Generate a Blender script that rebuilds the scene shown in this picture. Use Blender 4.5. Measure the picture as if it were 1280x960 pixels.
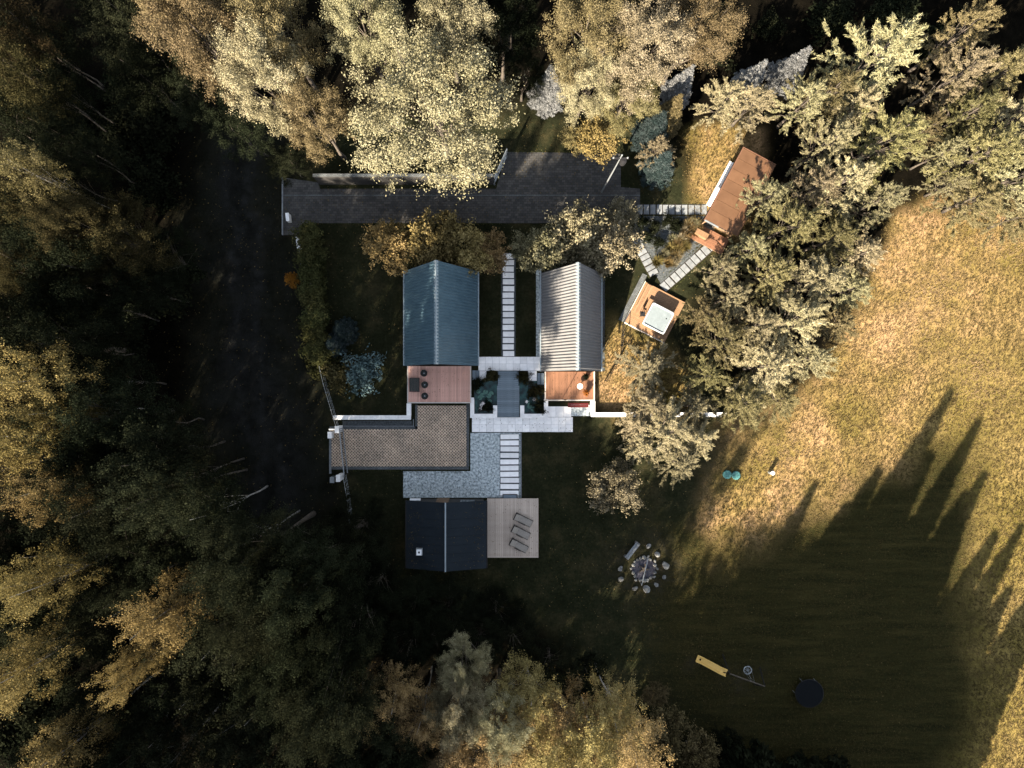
import bpy, bmesh, math, random
import numpy as np
from mathutils import Vector, Matrix
from math import radians, pi, sin, cos

for o in list(bpy.data.objects):
    bpy.data.objects.remove(o)
SC = bpy.context.scene
COL = SC.collection
rnd = random.Random(7)
rng = np.random.default_rng(11)

# ------------------------------------------------------------------ camera
H = 58.67                      # flying height in metres
F = 880.0                      # focal length in photograph pixels
NX, NY = 619.0, 480.0          # photograph pixel straight below the camera
cam = bpy.data.cameras.new('camera')
cam.sensor_width = 36.0
cam.lens = F / 1280.0 * 36.0
cam.shift_x = (640.0 - NX) / 1280.0
cam.clip_end = 2000.0
co = bpy.data.objects.new('camera', cam)
co.location = (0, 0, H)
COL.objects.link(co)
SC.camera = co

# ------------------------------------------------------------------ light
SUN_EL = radians(30.0)
SX, SY = -0.485, -0.875        # horizontal direction towards the sun
w = bpy.data.worlds.new('World'); SC.world = w; w.use_nodes = True
nt = w.node_tree
sky = nt.nodes.new('ShaderNodeTexSky')
sky.sky_type = 'NISHITA'; sky.sun_disc = False
sky.sun_elevation = SUN_EL
sky.sun_rotation = math.atan2(SX, SY)
sky.air_density = 1.0; sky.dust_density = 0.6; sky.ozone_density = 0.6
bg = nt.nodes['Background']; bg.inputs['Strength'].default_value = 0.068
hsv = nt.nodes.new('ShaderNodeHueSaturation'); hsv.inputs['Saturation'].default_value = 0.48
nt.links.new(sky.outputs[0], hsv.inputs['Color']); nt.links.new(hsv.outputs[0], bg.inputs['Color'])
sl = bpy.data.lights.new('sun', 'SUN'); sl.energy = 5.0; sl.angle = radians(0.53)
sl.color = (1.0, 0.86, 0.68)
so = bpy.data.objects.new('sun', sl); COL.objects.link(so)
d = Vector((-SX * cos(SUN_EL), -SY * cos(SUN_EL), -sin(SUN_EL)))
so.rotation_euler = d.to_track_quat('-Z', 'Y').to_euler()
so.location = (-30, -50, 60)
vs = SC.view_settings
vs.view_transform = 'Standard'; vs.look = 'None'; vs.gamma = 1.0
vs.exposure = 2.72
SC.cycles.max_bounces = 5
SC.cycles.diffuse_bounces = 2
SC.cycles.glossy_bounces = 2
SC.cycles.transmission_bounces = 3
SC.cycles.use_denoising = True

# ------------------------------------------------------------------ helpers
def P(px, py, z=0.0):
    """a pixel of the photograph -> the point at height z that it shows"""
    k = (H - z) / F
    return Vector(((px - NX) * k, (NY - py) * k, z))

def link(o):
    COL.objects.link(o); return o

def tag(o, label, cat, group=None):
    o['label'] = label; o['category'] = cat
    if group: o['group'] = group
    return o

def kind(o, k):
    o['kind'] = k; return o

def thing(name, loc, label, cat, group=None, rz=0.0):
    o = bpy.data.objects.new(name, None)
    o.empty_display_size = 0.3
    o.location = loc; o.rotation_euler = (0, 0, rz)
    link(o)
    return tag(o, label, cat, group)

class MB:
    """collects boxes, tubes and sheets; build() links them as one mesh object"""
    def __init__(self): self.v = []; self.f = []
    def add(self, vs_, fs_):
        n = len(self.v); self.v += [tuple(q) for q in vs_]
        self.f += [tuple(i + n for i in f) for f in fs_]; return self
    def box(self, x0, x1, y0, y1, z0, z1, M=None):
        c = [(x0, y0, z0), (x1, y0, z0), (x1, y1, z0), (x0, y1, z0), (x0, y0, z1), (x1, y0, z1), (x1, y1, z1), (x0, y1, z1)]
        if M is not None: c = [M @ Vector(q) for q in c]
        return self.add(c, [(3, 2, 1, 0), (4, 5, 6, 7), (0, 1, 5, 4), (1, 2, 6, 5), (2, 3, 7, 6), (3, 0, 4, 7)])
    def tube(self, pts, rad, sides=6, cap=True):
        pts = [Vector(p) for p in pts]
        if not hasattr(rad, '__len__'): rad = [rad] * len(pts)
        vs_, fs_ = [], []
        for i, p in enumerate(pts):
            t = (pts[min(i + 1, len(pts) - 1)] - pts[max(i - 1, 0)]).normalized()
            a = t.orthogonal().normalized() if abs(t.z) < 0.95 else Vector((1, 0, 0))
            a = (a - t * a.dot(t)).normalized(); b = t.cross(a)
            for k in range(sides):
                th = 2 * pi * k / sides
                vs_.append(p + (a * cos(th) + b * sin(th)) * rad[i])
        for i in range(len(pts) - 1):
            for k in range(sides):
                k2 = (k + 1) % sides
                fs_.append((i * sides + k, i * sides + k2, (i + 1) * sides + k2, (i + 1) * sides + k))
        if cap:
            fs_.append(tuple(range(sides))[::-1]); n = (len(pts) - 1) * sides
            fs_.append(tuple(n + k for k in range(sides)))
        return self.add(vs_, fs_)
    def lathe(self, prof, sides=16, c=(0, 0, 0)):
        vs_, fs_ = [], []
        for r, z in prof:
            for k in range(sides):
                th = 2 * pi * k / sides
                vs_.append((c[0] + r * cos(th), c[1] + r * sin(th), c[2] + z))
        for i in range(len(prof) - 1):
            for k in range(sides):
                k2 = (k + 1) % sides
                fs_.append((i * sides + k, i * sides + k2, (i + 1) * sides + k2, (i + 1) * sides + k))
        if prof[0][0] > 1e-4: fs_.append(tuple(range(sides))[::-1])
        n = (len(prof) - 1) * sides
        if prof[-1][0] > 1e-4: fs_.append(tuple(n + k for k in range(sides)))
        return self.add(vs_, fs_)
    def prism(self, poly, z0, z1):
        n = len(poly)
        vs_ = [(p[0], p[1], z0) for p in poly] + [(p[0], p[1], z1) for p in poly]
        fs_ = [tuple(range(n))[::-1], tuple(range(n, 2 * n))] + [(i, (i + 1) % n, n + (i + 1) % n, n + i) for i in range(n)]
        return self.add(vs_, fs_)
    def mesh(self, name, m, smooth=False):
        me = bpy.data.meshes.new(name)
        me.from_pydata(self.v, [], self.f); me.update()
        bm = bmesh.new(); bm.from_mesh(me)
        bmesh.ops.recalc_face_normals(bm, faces=bm.faces)
        bm.to_mesh(me); bm.free()
        me.materials.append(m)
        if smooth: me.polygons.foreach_set('use_smooth', [True] * len(me.polygons))
        return me
    def build(self, name, m, parent=None, smooth=False, bevel=0.0):
        me = self.mesh(name, m, smooth)
        if bevel:
            bm = bmesh.new(); bm.from_mesh(me)
            bmesh.ops.bevel(bm, geom=bm.edges[:], offset=bevel, segments=1, affect='EDGES')
            bm.to_mesh(me); bm.free()
        o = bpy.data.objects.new(name, me); link(o)
        if parent is not None: o.parent = parent
        return o

def put(name, me, loc, parent=None, rz=0.0, sc=(1, 1, 1), m=None):
    o = bpy.data.objects.new(name, me); link(o)
    o.location = loc; o.rotation_euler = (0, 0, rz); o.scale = sc
    if parent is not None: o.parent = parent
    if m is not None:
        o.material_slots[0].link = 'OBJECT'; o.material_slots[0].material = m
    return o

# ------------------------------------------------------------------ materials
def new_mat(name):
    m = bpy.data.materials.new(name); m.use_nodes = True
    n = m.node_tree; n.nodes.clear()
    out = n.nodes.new('ShaderNodeOutputMaterial')
    return m, n, out

def N(n, t, **kw):
    x = n.nodes.new(t)
    for k, v in kw.items():
        if k in x.inputs: x.inputs[k].default_value = v
        else: setattr(x, k, v)
    return x

def ramp(n, stops):
    r = n.nodes.new('ShaderNodeValToRGB')
    els = r.color_ramp.elements
    while len(els) < len(stops): els.new(0.5)
    for e, (p, c) in zip(els, stops):
        e.position = p; e.color = (*c, 1)
    return r

def surf(name, c1, c2, scale=4.0, rough=0.8, bump=0.0, bscale=60.0, spec=0.3, island=0.0, metal=0.0, stretch=None, coord='Object'):
    """two tones of noise, optional tone per piece, fine relief"""
    m, n, out = new_mat(name)
    p = N(n, 'ShaderNodeBsdfPrincipled', Roughness=rough, Metallic=metal)
    p.inputs['Specular IOR Level'].default_value = spec
    tc = n.nodes.new('ShaderNodeTexCoord')
    vec = tc.outputs[coord]
    if stretch:
        mp = N(n, 'ShaderNodeMapping'); mp.inputs['Scale'].default_value = stretch
        n.links.new(vec, mp.inputs[0]); vec = mp.outputs[0]
    ns = N(n, 'ShaderNodeTexNoise', Scale=scale, Detail=6.0, Roughness=0.65)
    n.links.new(vec, ns.inputs['Vector'])
    r = ramp(n, [(0.32, c1), (0.68, c2)])
    n.links.new(ns.outputs['Fac'], r.inputs[0])
    colr = r.outputs[0]
    if island:
        g = n.nodes.new('ShaderNodeObjectInfo')
        mr = N(n, 'ShaderNodeMapRange'); mr.inputs['To Min'].default_value = 1 - island; mr.inputs['To Max'].default_value = 1 + island
        n.links.new(g.outputs['Random'], mr.inputs['Value'])
        mx = N(n, 'ShaderNodeMix', data_type='RGBA', blend_type='MULTIPLY'); mx.inputs[0].default_value = 1.0
        n.links.new(colr, mx.inputs[6]); n.links.new(mr.outputs[0], mx.inputs[7]); colr = mx.outputs[2]
    n.links.new(colr, p.inputs['Base Color'])
    if bump:
        nb = N(n, 'ShaderNodeTexNoise', Scale=bscale, Detail=4.0)
        n.links.new(tc.outputs[coord], nb.inputs['Vector'])
        b = N(n, 'ShaderNodeBump', Strength=bump, Distance=0.05)
        n.links.new(nb.outputs['Fac'], b.inputs['Height']); n.links.new(b.outputs[0], p.inputs['Normal'])
    n.links.new(p.outputs[0], out.inputs[0])
    return m

def leaf_mat(name, c_dark, c_mid, c_light, trans=0.22, gloss=0.0):
    """leaf tone varies from leaf to leaf and from tree to tree"""
    m, n, out = new_mat(name)
    at = N(n, 'ShaderNodeAttribute', attribute_name='tint')
    oi = n.nodes.new('ShaderNodeObjectInfo')
    r = ramp(n, [(0.0, c_dark), (0.5, c_mid), (1.0, c_light)])
    n.links.new(at.outputs['Fac'], r.inputs[0])
    hs = N(n, 'ShaderNodeHueSaturation')
    mr = N(n, 'ShaderNodeMapRange'); mr.inputs['To Min'].default_value = 0.478; mr.inputs['To Max'].default_value = 0.522
    n.links.new(oi.outputs['Random'], mr.inputs['Value']); n.links.new(mr.outputs[0], hs.inputs['Hue'])
    ml = N(n, 'ShaderNodeMath', operation='MULTIPLY'); ml.inputs[1].default_value = 7.31
    fr = N(n, 'ShaderNodeMath', operation='FRACT')
    n.links.new(oi.outputs['Random'], ml.inputs[0]); n.links.new(ml.outputs[0], fr.inputs[0])
    mv = N(n, 'ShaderNodeMapRange'); mv.inputs['To Min'].default_value = 0.66; mv.inputs['To Max'].default_value = 1.2
    n.links.new(fr.outputs[0], mv.inputs['Value']); n.links.new(mv.outputs[0], hs.inputs['Value'])
    n.links.new(r.outputs[0], hs.inputs['Color'])
    df = n.nodes.new('ShaderNodeBsdfDiffuse'); tr = n.nodes.new('ShaderNodeBsdfTranslucent')
    n.links.new(hs.outputs[0], df.inputs[0]); n.links.new(hs.outputs[0], tr.inputs[0])
    mx = N(n, 'ShaderNodeMixShader'); mx.inputs[0].default_value = trans
    n.links.new(df.outputs[0], mx.inputs[1]); n.links.new(tr.outputs[0], mx.inputs[2])
    last = mx.outputs[0]
    if gloss:
        gl = N(n, 'ShaderNodeBsdfGlossy', Roughness=0.5)
        mg = N(n, 'ShaderNodeMixShader'); mg.inputs[0].default_value = gloss
        n.links.new(last, mg.inputs[1]); n.links.new(gl.outputs[0], mg.inputs[2]); last = mg.outputs[0]
    n.links.new(last, out.inputs[0])
    return m

M = {}
M['white_concrete'] = surf('white_concrete', (.64, .64, .63), (.80, .79, .77), 3.0, .85, .25, 40, island=.05)
M['slab'] = surf('slab_concrete', (.70, .70, .69), (.84, .83, .81), 2.5, .85, .3, 35, island=.10)
M['slab_grey'] = surf('slab_grey', (.10, .11, .118), (.17, .182, .19), 2.5, .85, .3, 35, island=.15)  # path slabs are paler; the shade over them is put into this grey
M['gravel_pale'] = surf('pale_gravel', (.08, .11, .118), (.60, .66, .67), 5.5, .95, .9, 14)
M['gravel_grey'] = surf('grey_gravel', (.018, .022, .024), (.085, .095, .10), 7.0, .95, .9, 14)  # planting bed gravel darkened to carry the shade over it
M['metal_roof'] = surf('blue_grey_roof_metal', (.048, .088, .115), (.070, .120, .150), 1.2, .32, .05, 8, spec=.5)
M['metal_roof2'] = surf('grey_roof_metal', (.115, .116, .118), (.138, .138, .139), 1.2, .6, .05, 8, spec=.15)
M['ridge_metal'] = surf('ridge_metal', (.17, .21, .23), (.22, .26, .28), 2, .35, spec=.5)
M['dark_membrane'] = surf('dark_roof_membrane', (.008, .012, .016), (.013, .018, .023), .6, .6, .1, 6, spec=.08)
M['dark_wood'] = surf('dark_stained_wood', (.018, .018, .018), (.035, .033, .030), 3, .7, .2, 30, stretch=(1, 1, 8))
M['cladding'] = surf('timber_cladding', (.10, .065, .04), (.17, .11, .065), 3, .7, .2, 30, stretch=(6, 6, 1))
M['deck_red'] = surf('reddish_deck_board', (.46, .25, .195), (.60, .36, .285), 3, .7, .2, 25, island=.16, stretch=(6, 1, 1))
M['deck_orange'] = surf('orange_deck_board', (.125, .058, .030), (.18, .088, .050), 3, .65, .2, 25, island=.14, stretch=(6, 1, 1))
M['deck_grey'] = surf('greyed_deck_board', (.36, .295, .24), (.47, .395, .33), 3, .75, .2, 25, island=.10, stretch=(6, 1, 1))
M['deck_blue'] = surf('blue_grey_boardwalk', (.085, .115, .14), (.15, .19, .22), 3, .6, .2, 25, island=.15, stretch=(1, 6, 1))
M['cedar'] = surf('cedar_board', (.155, .088, .045), (.22, .133, .073), 3, .65, .2, 25, island=.12, stretch=(5, 1, 1))
M['pale_trim'] = surf('pale_trim', (.40, .36, .32), (.52, .48, .43), 4, .7)
M['roof_brown'] = surf('brown_roof_panel', (.074, .037, .018), (.098, .051, .026), 1.2, .6, .08, 18, island=.08)
M['brown_trim'] = surf('brown_trim', (.09, .045, .028), (.13, .065, .04), 3, .6)
M['black_metal'] = surf('black_metal', (.012, .012, .013), (.02, .02, .021), 4, .5, spec=.08)
M['grey_metal'] = surf('galvanised_metal', (.20, .22, .23), (.32, .34, .35), 5, .45, metal=.6)
M['white_plastic'] = surf('white_paint', (.70, .72, .73), (.78, .79, .80), 5, .5)
M['tub_shell'] = surf('tub_acrylic', (.29, .31, .32), (.34, .36, .37), 2, .25, spec=.5)
M['red_paint'] = surf('red_paint', (.065, .006, .005), (.09, .009, .006), 4, .5)  # bench red darkened in place of the deck's shade on it
M['yellow_plastic'] = surf('yellow_plastic', (.62, .40, .10), (.72, .48, .15), 3, .45)
M['teal_plastic'] = surf('teal_plastic', (.03, .10, .10), (.045, .14, .14), 4, .6)
M['rubber'] = surf('black_rubber', (.003, .004, .005), (.006, .007, .008), 6, .9, spec=.08)
M['cushion'] = surf('beige_cushion', (.20, .18, .155), (.27, .245, .215), 8, .9, .2, 60)
M['wicker'] = surf('dark_wicker', (.02, .024, .024), (.05, .055, .05), 30, .8, .5, 60)
M['rock'] = surf('field_stone', (.07, .072, .07), (.20, .20, .19), 3, .9, .6, 8, island=.2)
M['ash'] = surf('ash', (.012, .012, .018), (.05, .05, .065), 6, .95, .6, 20)
M['bark'] = surf('bark', (.035, .028, .022), (.09, .075, .06), 3, .95, .8, 10)
M['birch_bark'] = surf('birch_bark', (.06, .055, .05), (.36, .345, .32), 2.2, .85, .3, 10, stretch=(1, 1, 2.5))
M['soil'] = surf('dark_soil', (.012, .011, .009), (.035, .03, .024), 3, .95, .7, 12)
M['glass'] = surf('dark_glass', (.01, .014, .018), (.014, .018, .022), 2, .08, spec=.6)

def paving(name, c1, c2, mortar, bw, bh, rot=0.0, rough=.85):
    m, n, out = new_mat(name)
    p = N(n, 'ShaderNodeBsdfPrincipled', Roughness=rough)
    tc = n.nodes.new('ShaderNodeTexCoord')
    mp = N(n, 'ShaderNodeMapping'); mp.inputs['Rotation'].default_value = (0, 0, rot)
    n.links.new(tc.outputs['Object'], mp.inputs[0])
    b = N(n, 'ShaderNodeTexBrick', Scale=1.0)
    b.inputs['Mortar Size'].default_value = 0.012
    b.inputs['Brick Width'].default_value = bw; b.inputs['Row Height'].default_value = bh
    b.inputs['Color1'].default_value = (*c1, 1); b.inputs['Color2'].default_value = (*c2, 1); b.inputs['Mortar'].default_value = (*mortar, 1)
    b.inputs['Bias'].default_value = -0.1
    n.links.new(mp.outputs[0], b.inputs['Vector'])
    ns = N(n, 'ShaderNodeTexNoise', Scale=0.7, Detail=7.0, Roughness=.7)
    n.links.new(tc.outputs['Object'], ns.inputs['Vector'])
    r = ramp(n, [(.3, (.55, .55, .56)), (.7, (1.2, 1.18, 1.15))])
    n.links.new(ns.outputs['Fac'], r.inputs[0])
    mx = N(n, 'ShaderNodeMix', data_type='RGBA', blend_type='MULTIPLY'); mx.inputs[0].default_value = 1.0
    n.links.new(b.outputs['Color'], mx.inputs[6]); n.links.new(r.outputs[0], mx.inputs[7])
    n.links.new(mx.outputs[2], p.inputs['Base Color'])
    bp = N(n, 'ShaderNodeBump', Strength=.6, Distance=.03, invert=True)
    n.links.new(b.outputs['Fac'], bp.inputs['Height']); n.links.new(bp.outputs[0], p.inputs['Normal'])
    n.links.new(p.outputs[0], out.inputs[0])
    return m
def lattice(name, light, dark, cell):
    m, n, out = new_mat(name)
    p = N(n, 'ShaderNodeBsdfPrincipled', Roughness=.9); p.inputs['Specular IOR Level'].default_value = .2
    tc = n.nodes.new('ShaderNodeTexCoord')
    mp = N(n, 'ShaderNodeMapping'); mp.inputs['Rotation'].default_value = (0, 0, radians(45))
    n.links.new(tc.outputs['Object'], mp.inputs[0])
    v = N(n, 'ShaderNodeTexVoronoi', Scale=1 / cell, feature='F1', distance='CHEBYCHEV'); v.inputs['Randomness'].default_value = .12
    n.links.new(mp.outputs[0], v.inputs['Vector'])
    hole = ramp(n, [(.26, dark), (.36, light)]); n.links.new(v.outputs['Distance'], hole.inputs[0])
    ns = N(n, 'ShaderNodeTexNoise', Scale=.6, Detail=8.0, Roughness=.72); n.links.new(tc.outputs['Object'], ns.inputs['Vector'])
    r = ramp(n, [(.3, (.55, .57, .58)), (.7, (1.25, 1.2, 1.15))]); n.links.new(ns.outputs['Fac'], r.inputs[0])
    n2 = N(n, 'ShaderNodeTexNoise', Scale=4.0, Detail=4.0, Roughness=.8); n.links.new(tc.outputs['Object'], n2.inputs['Vector'])
    r2 = ramp(n, [(.35, (.7, .7, .7)), (.65, (1.25, 1.25, 1.25))]); n.links.new(n2.outputs['Fac'], r2.inputs[0])
    c = hole.outputs[0]
    for q in (r, r2):
        mx = N(n, 'ShaderNodeMix', data_type='RGBA', blend_type='MULTIPLY'); mx.inputs[0].default_value = 1.0
        n.links.new(c, mx.inputs[6]); n.links.new(q.outputs[0], mx.inputs[7]); c = mx.outputs[2]
    n.links.new(c, p.inputs['Base Color'])
    bp = N(n, 'ShaderNodeBump', Strength=.5, Distance=.04); n.links.new(v.outputs['Distance'], bp.inputs['Height']); n.links.new(bp.outputs[0], p.inputs['Normal'])
    n.links.new(p.outputs[0], out.inputs[0]); return m
M['paver_brown'] = lattice('openwork_pavers', (.52, .41, .31), (.10, .082, .066), .18)
M['paver_dark'] = paving('dark_setts', (.056, .054, .051), (.020, .021, .021), (.010, .010, .010), .30, .20)
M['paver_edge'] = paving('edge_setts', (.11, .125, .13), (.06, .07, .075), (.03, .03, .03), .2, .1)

# foliage tones
M['leaf_pale'] = leaf_mat('pale_leaf', (.045, .040, .018), (.175, .156, .095), (.320, .290, .200))
M['leaf_olive'] = leaf_mat('olive_leaf', (.030, .028, .012), (.095, .080, .036), (.185, .155, .080))
M['leaf_gold'] = leaf_mat('golden_leaf', (.045, .036, .014), (.130, .098, .038), (.230, .175, .078))
M['leaf_mid'] = leaf_mat('tan_leaf', (.032, .028, .011), (.135, .113, .056), (.260, .220, .125))
M['leaf_pine2'] = leaf_mat('olive_needle', (.026, .026, .011), (.110, .098, .045), (.235, .205, .115), .15)
M['leaf_brown'] = leaf_mat('brown_shaded_leaf', (.009, .009, .0045), (.030, .026, .012), (.085, .068, .032))  # dimmed copy for mostly shaded crowns, shade put into the tone
M['leaf_green'] = leaf_mat('dark_shaded_leaf', (.0045, .006, .0034), (.0105, .0125, .007), (.025, .027, .015))  # dark foliage, also the shaded copy of birch leaf; shade in its colour
M['leaf_straw'] = leaf_mat('straw_leaf', (.052, .040, .014), (.190, .145, .060), (.335, .265, .130))
M['leaf_silver'] = leaf_mat('silver_needle', (.06, .063, .063), (.145, .15, .15), (.26, .26, .26), .1)
M['leaf_blue'] = leaf_mat('blue_green_leaf', (.03, .055, .055), (.085, .13, .13), (.17, .24, .24), .1)
M['leaf_darkblue'] = leaf_mat('dark_blue_needle', (.008, .014, .014), (.020, .030, .030), (.055, .066, .066), .1)
M['leaf_pine'] = leaf_mat('pine_needle', (.050, .046, .022), (.185, .165, .095), (.330, .292, .190), .15)
M['leaf_thuja'] = leaf_mat('hedge_leaf', (.016, .018, .007), (.036, .039, .015), (.075, .075, .030), .15)
M['leaf_orange'] = leaf_mat('orange_leaf', (.14, .05, .008), (.26, .11, .02), (.34, .18, .04))
M['grass_blade'] = leaf_mat('grass_blade', (.045, .042, .014), (.215, .162, .072), (.42, .30, .18), .3, 0)

# ------------------------------------------------------------------ ground
def inpoly(x, y, poly):
    ins = np.zeros(x.shape, bool); n = len(poly)
    for i in range(n):
        x0, y0 = poly[i]; x1, y1 = poly[(i + 1) % n]
        c = ((y0 > y) != (y1 > y))
        with np.errstate(divide='ignore', invalid='ignore'):
            xi = (x1 - x0) * (y - y0) / (y1 - y0 + 1e-9) + x0
        ins ^= c & (x < xi)
    return ins

def build_ground():
    step = 0.5
    xs = np.concatenate([[-600, -300, -150, -90], np.arange(-60, 60.01, step), [90, 150, 300, 600]])
    ys = np.concatenate([[-600, -300, -150, -80], np.arange(-48, 48.01, step), [80, 150, 300, 600]])
    X, Y = np.meshgrid(xs, ys)
    def vn(s, seed):
        r = np.random.default_rng(seed); g = r.random((64, 64))
        u = (X / s) % 64; v = (Y / s) % 64
        i = u.astype(int) % 64; j = v.astype(int) % 64; fu = u - np.floor(u); fv = v - np.floor(v)
        fu = fu * fu * (3 - 2 * fu); fv = fv * fv * (3 - 2 * fv)
        a = g[j, i]; b = g[j, (i + 1) % 64]; c = g[(j + 1) % 64, i]; e = g[(j + 1) % 64, (i + 1) % 64]
        return (a * (1 - fu) + b * fu) * (1 - fv) + (c * (1 - fu) + e * fu) * fv
    wob = (vn(3.1, 1) - .5) * 34 + (vn(1.2, 2) - .5) * 16
    px = X * 15 + NX + wob; py = NY - Y * 15 + (vn(2.6, 3) - .5) * 34 + (vn(1.1, 4) - .5) * 14
    def soft(poly, w_=10):
        acc = np.zeros(X.shape)
        for k in range(24):
            a_ = k * 2.399; q = w_ * math.sqrt((k + .5) / 24) * 1.5
            acc += inpoly(px + cos(a_) * q, py + sin(a_) * q, poly)
        return acc / 24
    meadow = np.maximum.reduce([soft([(1000, 250), (1120, 255), (1280, 230), (3000, 200), (3000, 2000), (1215, 2000), (1195, 960), (1230, 850), (1215, 760), (1235, 660), (1225, 560), (1180, 560), (1080, 600), (1000, 640), (910, 690), (880, 640), (905, 560), (1000, 500), (960, 420)], 22),  # lower right outline follows the sunlit margin and the streak of light
                                soft([(850, 260), (850, 180), (900, 150), (960, 150), (960, 300), (860, 300)]),
                                soft([(760, 400), (790, 410), (840, 430), (880, 530), (760, 520), (752, 470)])])
    lane = soft([(255, 140), (330, 150), (352, 230), (356, 300), (375, 420), (405, 540), (405, 660), (300, 700), (270, 560), (255, 400), (245, 250)], 30)
    lawn = soft([(380, 150), (800, 130), (1000, 480), (1060, 700), (1150, 930), (1000, 980), (800, 900), (690, 780), (440, 720), (400, 560), (372, 300)])
    mown_shade = soft([(1000, 610), (1130, 520), (1230, 470), (1280, 440), (3000, 300), (3000, 3000), (1000, 3000), (960, 980), (820, 860), (800, 700), (900, 620)], 34)  # short cut grass, toned dark here to carry the tree shade
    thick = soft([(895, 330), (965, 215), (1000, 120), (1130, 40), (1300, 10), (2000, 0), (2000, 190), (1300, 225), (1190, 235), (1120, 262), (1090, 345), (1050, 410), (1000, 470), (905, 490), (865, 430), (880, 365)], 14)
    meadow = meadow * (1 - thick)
    lawn = np.maximum(lawn, np.maximum(meadow, mown_shade)) * (1 - thick)
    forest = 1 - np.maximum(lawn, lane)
    fx, fy = px - wob * .5, py
    def spot(cx, cy, r_): return np.clip(1.25 - np.hypot(px - cx, py - cy) / r_, 0, 1)
    worn = np.maximum.reduce([spot(804, 711, 44), spot(935, 850, 34) * .8, spot(868, 822, 16), spot(905, 590, 26) * .6, spot(640, 628, 24) * .5, spot(880, 300, 22)])
    cl = np.interp(py, [100, 150, 400, 640, 720], [296, 300, 312, 338, 350])
    track = np.clip(1.3 - np.minimum(np.abs(px - cl - 15), np.abs(px - cl + 15)) / 8, 0, 1) * lane
    olive = soft([(1120, 520), (1190, 430), (1300, 380), (3000, 300), (3000, 3000), (1100, 3000)], 60)
    Z = np.zeros(X.shape)
    nx, ny = len(xs), len(ys)
    verts = np.stack([X.ravel(), Y.ravel(), Z.ravel()], 1)
    idx = np.arange(nx * ny).reshape(ny, nx)
    faces = np.stack([idx[:-1, :-1].ravel(), idx[:-1, 1:].ravel(), idx[1:, 1:].ravel(), idx[1:, :-1].ravel()], 1)
    me = bpy.data.meshes.new('ground'); me.from_pydata(verts.tolist(), [], faces.tolist())
    for nm, a in (('meadow', meadow), ('mown_shade', mown_shade), ('worn', worn), ('track', track), ('olive', olive), ('lane', lane), ('forest', forest)):
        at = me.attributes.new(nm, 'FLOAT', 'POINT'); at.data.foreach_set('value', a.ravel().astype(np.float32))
    m, n, out = new_mat('ground_cover')
    p = N(n, 'ShaderNodeBsdfPrincipled', Roughness=.95); p.inputs['Specular IOR Level'].default_value = 0.0
    tc = n.nodes.new('ShaderNodeTexCoord')
    def noise(s, det=8.0, ro=.7, st=None, rot=0):
        x = N(n, 'ShaderNodeTexNoise', Scale=s, Detail=det, Roughness=ro)
        v = tc.outputs['Object']
        if st:
            mp = N(n, 'ShaderNodeMapping'); mp.inputs['Scale'].default_value = st; mp.inputs['Rotation'].default_value = (0, 0, rot)
            n.links.new(v, mp.inputs[0]); v = mp.outputs[0]
        n.links.new(v, x.inputs['Vector']); return x.outputs['Fac']
    def rmp(f, stops):
        r = ramp(n, stops); n.links.new(f, r.inputs[0]); return r.outputs[0]
    def mix(f, a, b, bt='MIX'):
        x = N(n, 'ShaderNodeMix', data_type='RGBA', blend_type=bt)
        if isinstance(f, float): x.inputs[0].default_value = f
        else: n.links.new(f, x.inputs[0])
        n.links.new(a, x.inputs[6]); n.links.new(b, x.inputs[7]); return x.outputs[2]
    def att(a): return N(n, 'ShaderNodeAttribute', attribute_name=a).outputs['Fac']
    fine = noise(5.0)
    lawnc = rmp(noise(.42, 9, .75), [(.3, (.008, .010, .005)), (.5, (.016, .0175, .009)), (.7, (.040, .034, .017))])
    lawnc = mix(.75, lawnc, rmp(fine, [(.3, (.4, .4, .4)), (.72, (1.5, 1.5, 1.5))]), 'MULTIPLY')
    md = rmp(noise(.16, 4), [(.38, (.125, .102, .034)), (.50, (.205, .150, .066)), (.62, (.300, .205, .115))])
    mdo = rmp(noise(.2, 5), [(.35, (.105, .088, .026)), (.5, (.150, .120, .042)), (.65, (.195, .150, .062))])
    md = mix(att('olive'), md, mdo)
    md2 = rmp(noise(.5, 8, .7, (.35, 1.6, 1), radians(18)), [(.35, (.8, .8, .74)), (.65, (1.14, 1.1, 1.06))])
    md = mix(.8, md, md2, 'MULTIPLY')
    md = mix(.9, md, rmp(noise(7.0, 6, .8), [(.33, (.35, .33, .28)), (.68, (1.55, 1.5, 1.45))]), 'MULTIPLY')
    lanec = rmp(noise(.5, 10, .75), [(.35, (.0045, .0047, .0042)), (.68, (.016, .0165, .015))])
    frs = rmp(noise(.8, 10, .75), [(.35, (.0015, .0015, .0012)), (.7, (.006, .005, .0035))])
    mw = rmp(noise(.9, 6, .7, (.22, 2.2, 1), radians(16)), [(.34, (.013, .0135, .006)), (.5, (.022, .0215, .0085)), (.66, (.038, .033, .0125))])  # cutting stripes, darkened as a whole for the shade lying there
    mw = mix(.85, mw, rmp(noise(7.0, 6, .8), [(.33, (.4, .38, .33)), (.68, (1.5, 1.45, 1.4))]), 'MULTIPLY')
    c = mix(att('mown_shade'), lawnc, mw)
    c = mix(att('meadow'), c, md)
    wn = rmp(noise(1.4, 8, .75), [(.35, (.014, .012, .008)), (.68, (.050, .042, .028))])
    brk = N(n, 'ShaderNodeMath', operation='MULTIPLY'); bn_ = rmp(noise(.9, 6, .7), [(.38, (.1, .1, .1)), (.62, (.9, .9, .9))])
    n.links.new(att('worn'), brk.inputs[0]); n.links.new(bn_, brk.inputs[1])
    c = mix(brk.outputs[0], c, wn)
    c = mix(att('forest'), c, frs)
    c = mix(att('lane'), c, lanec)
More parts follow.
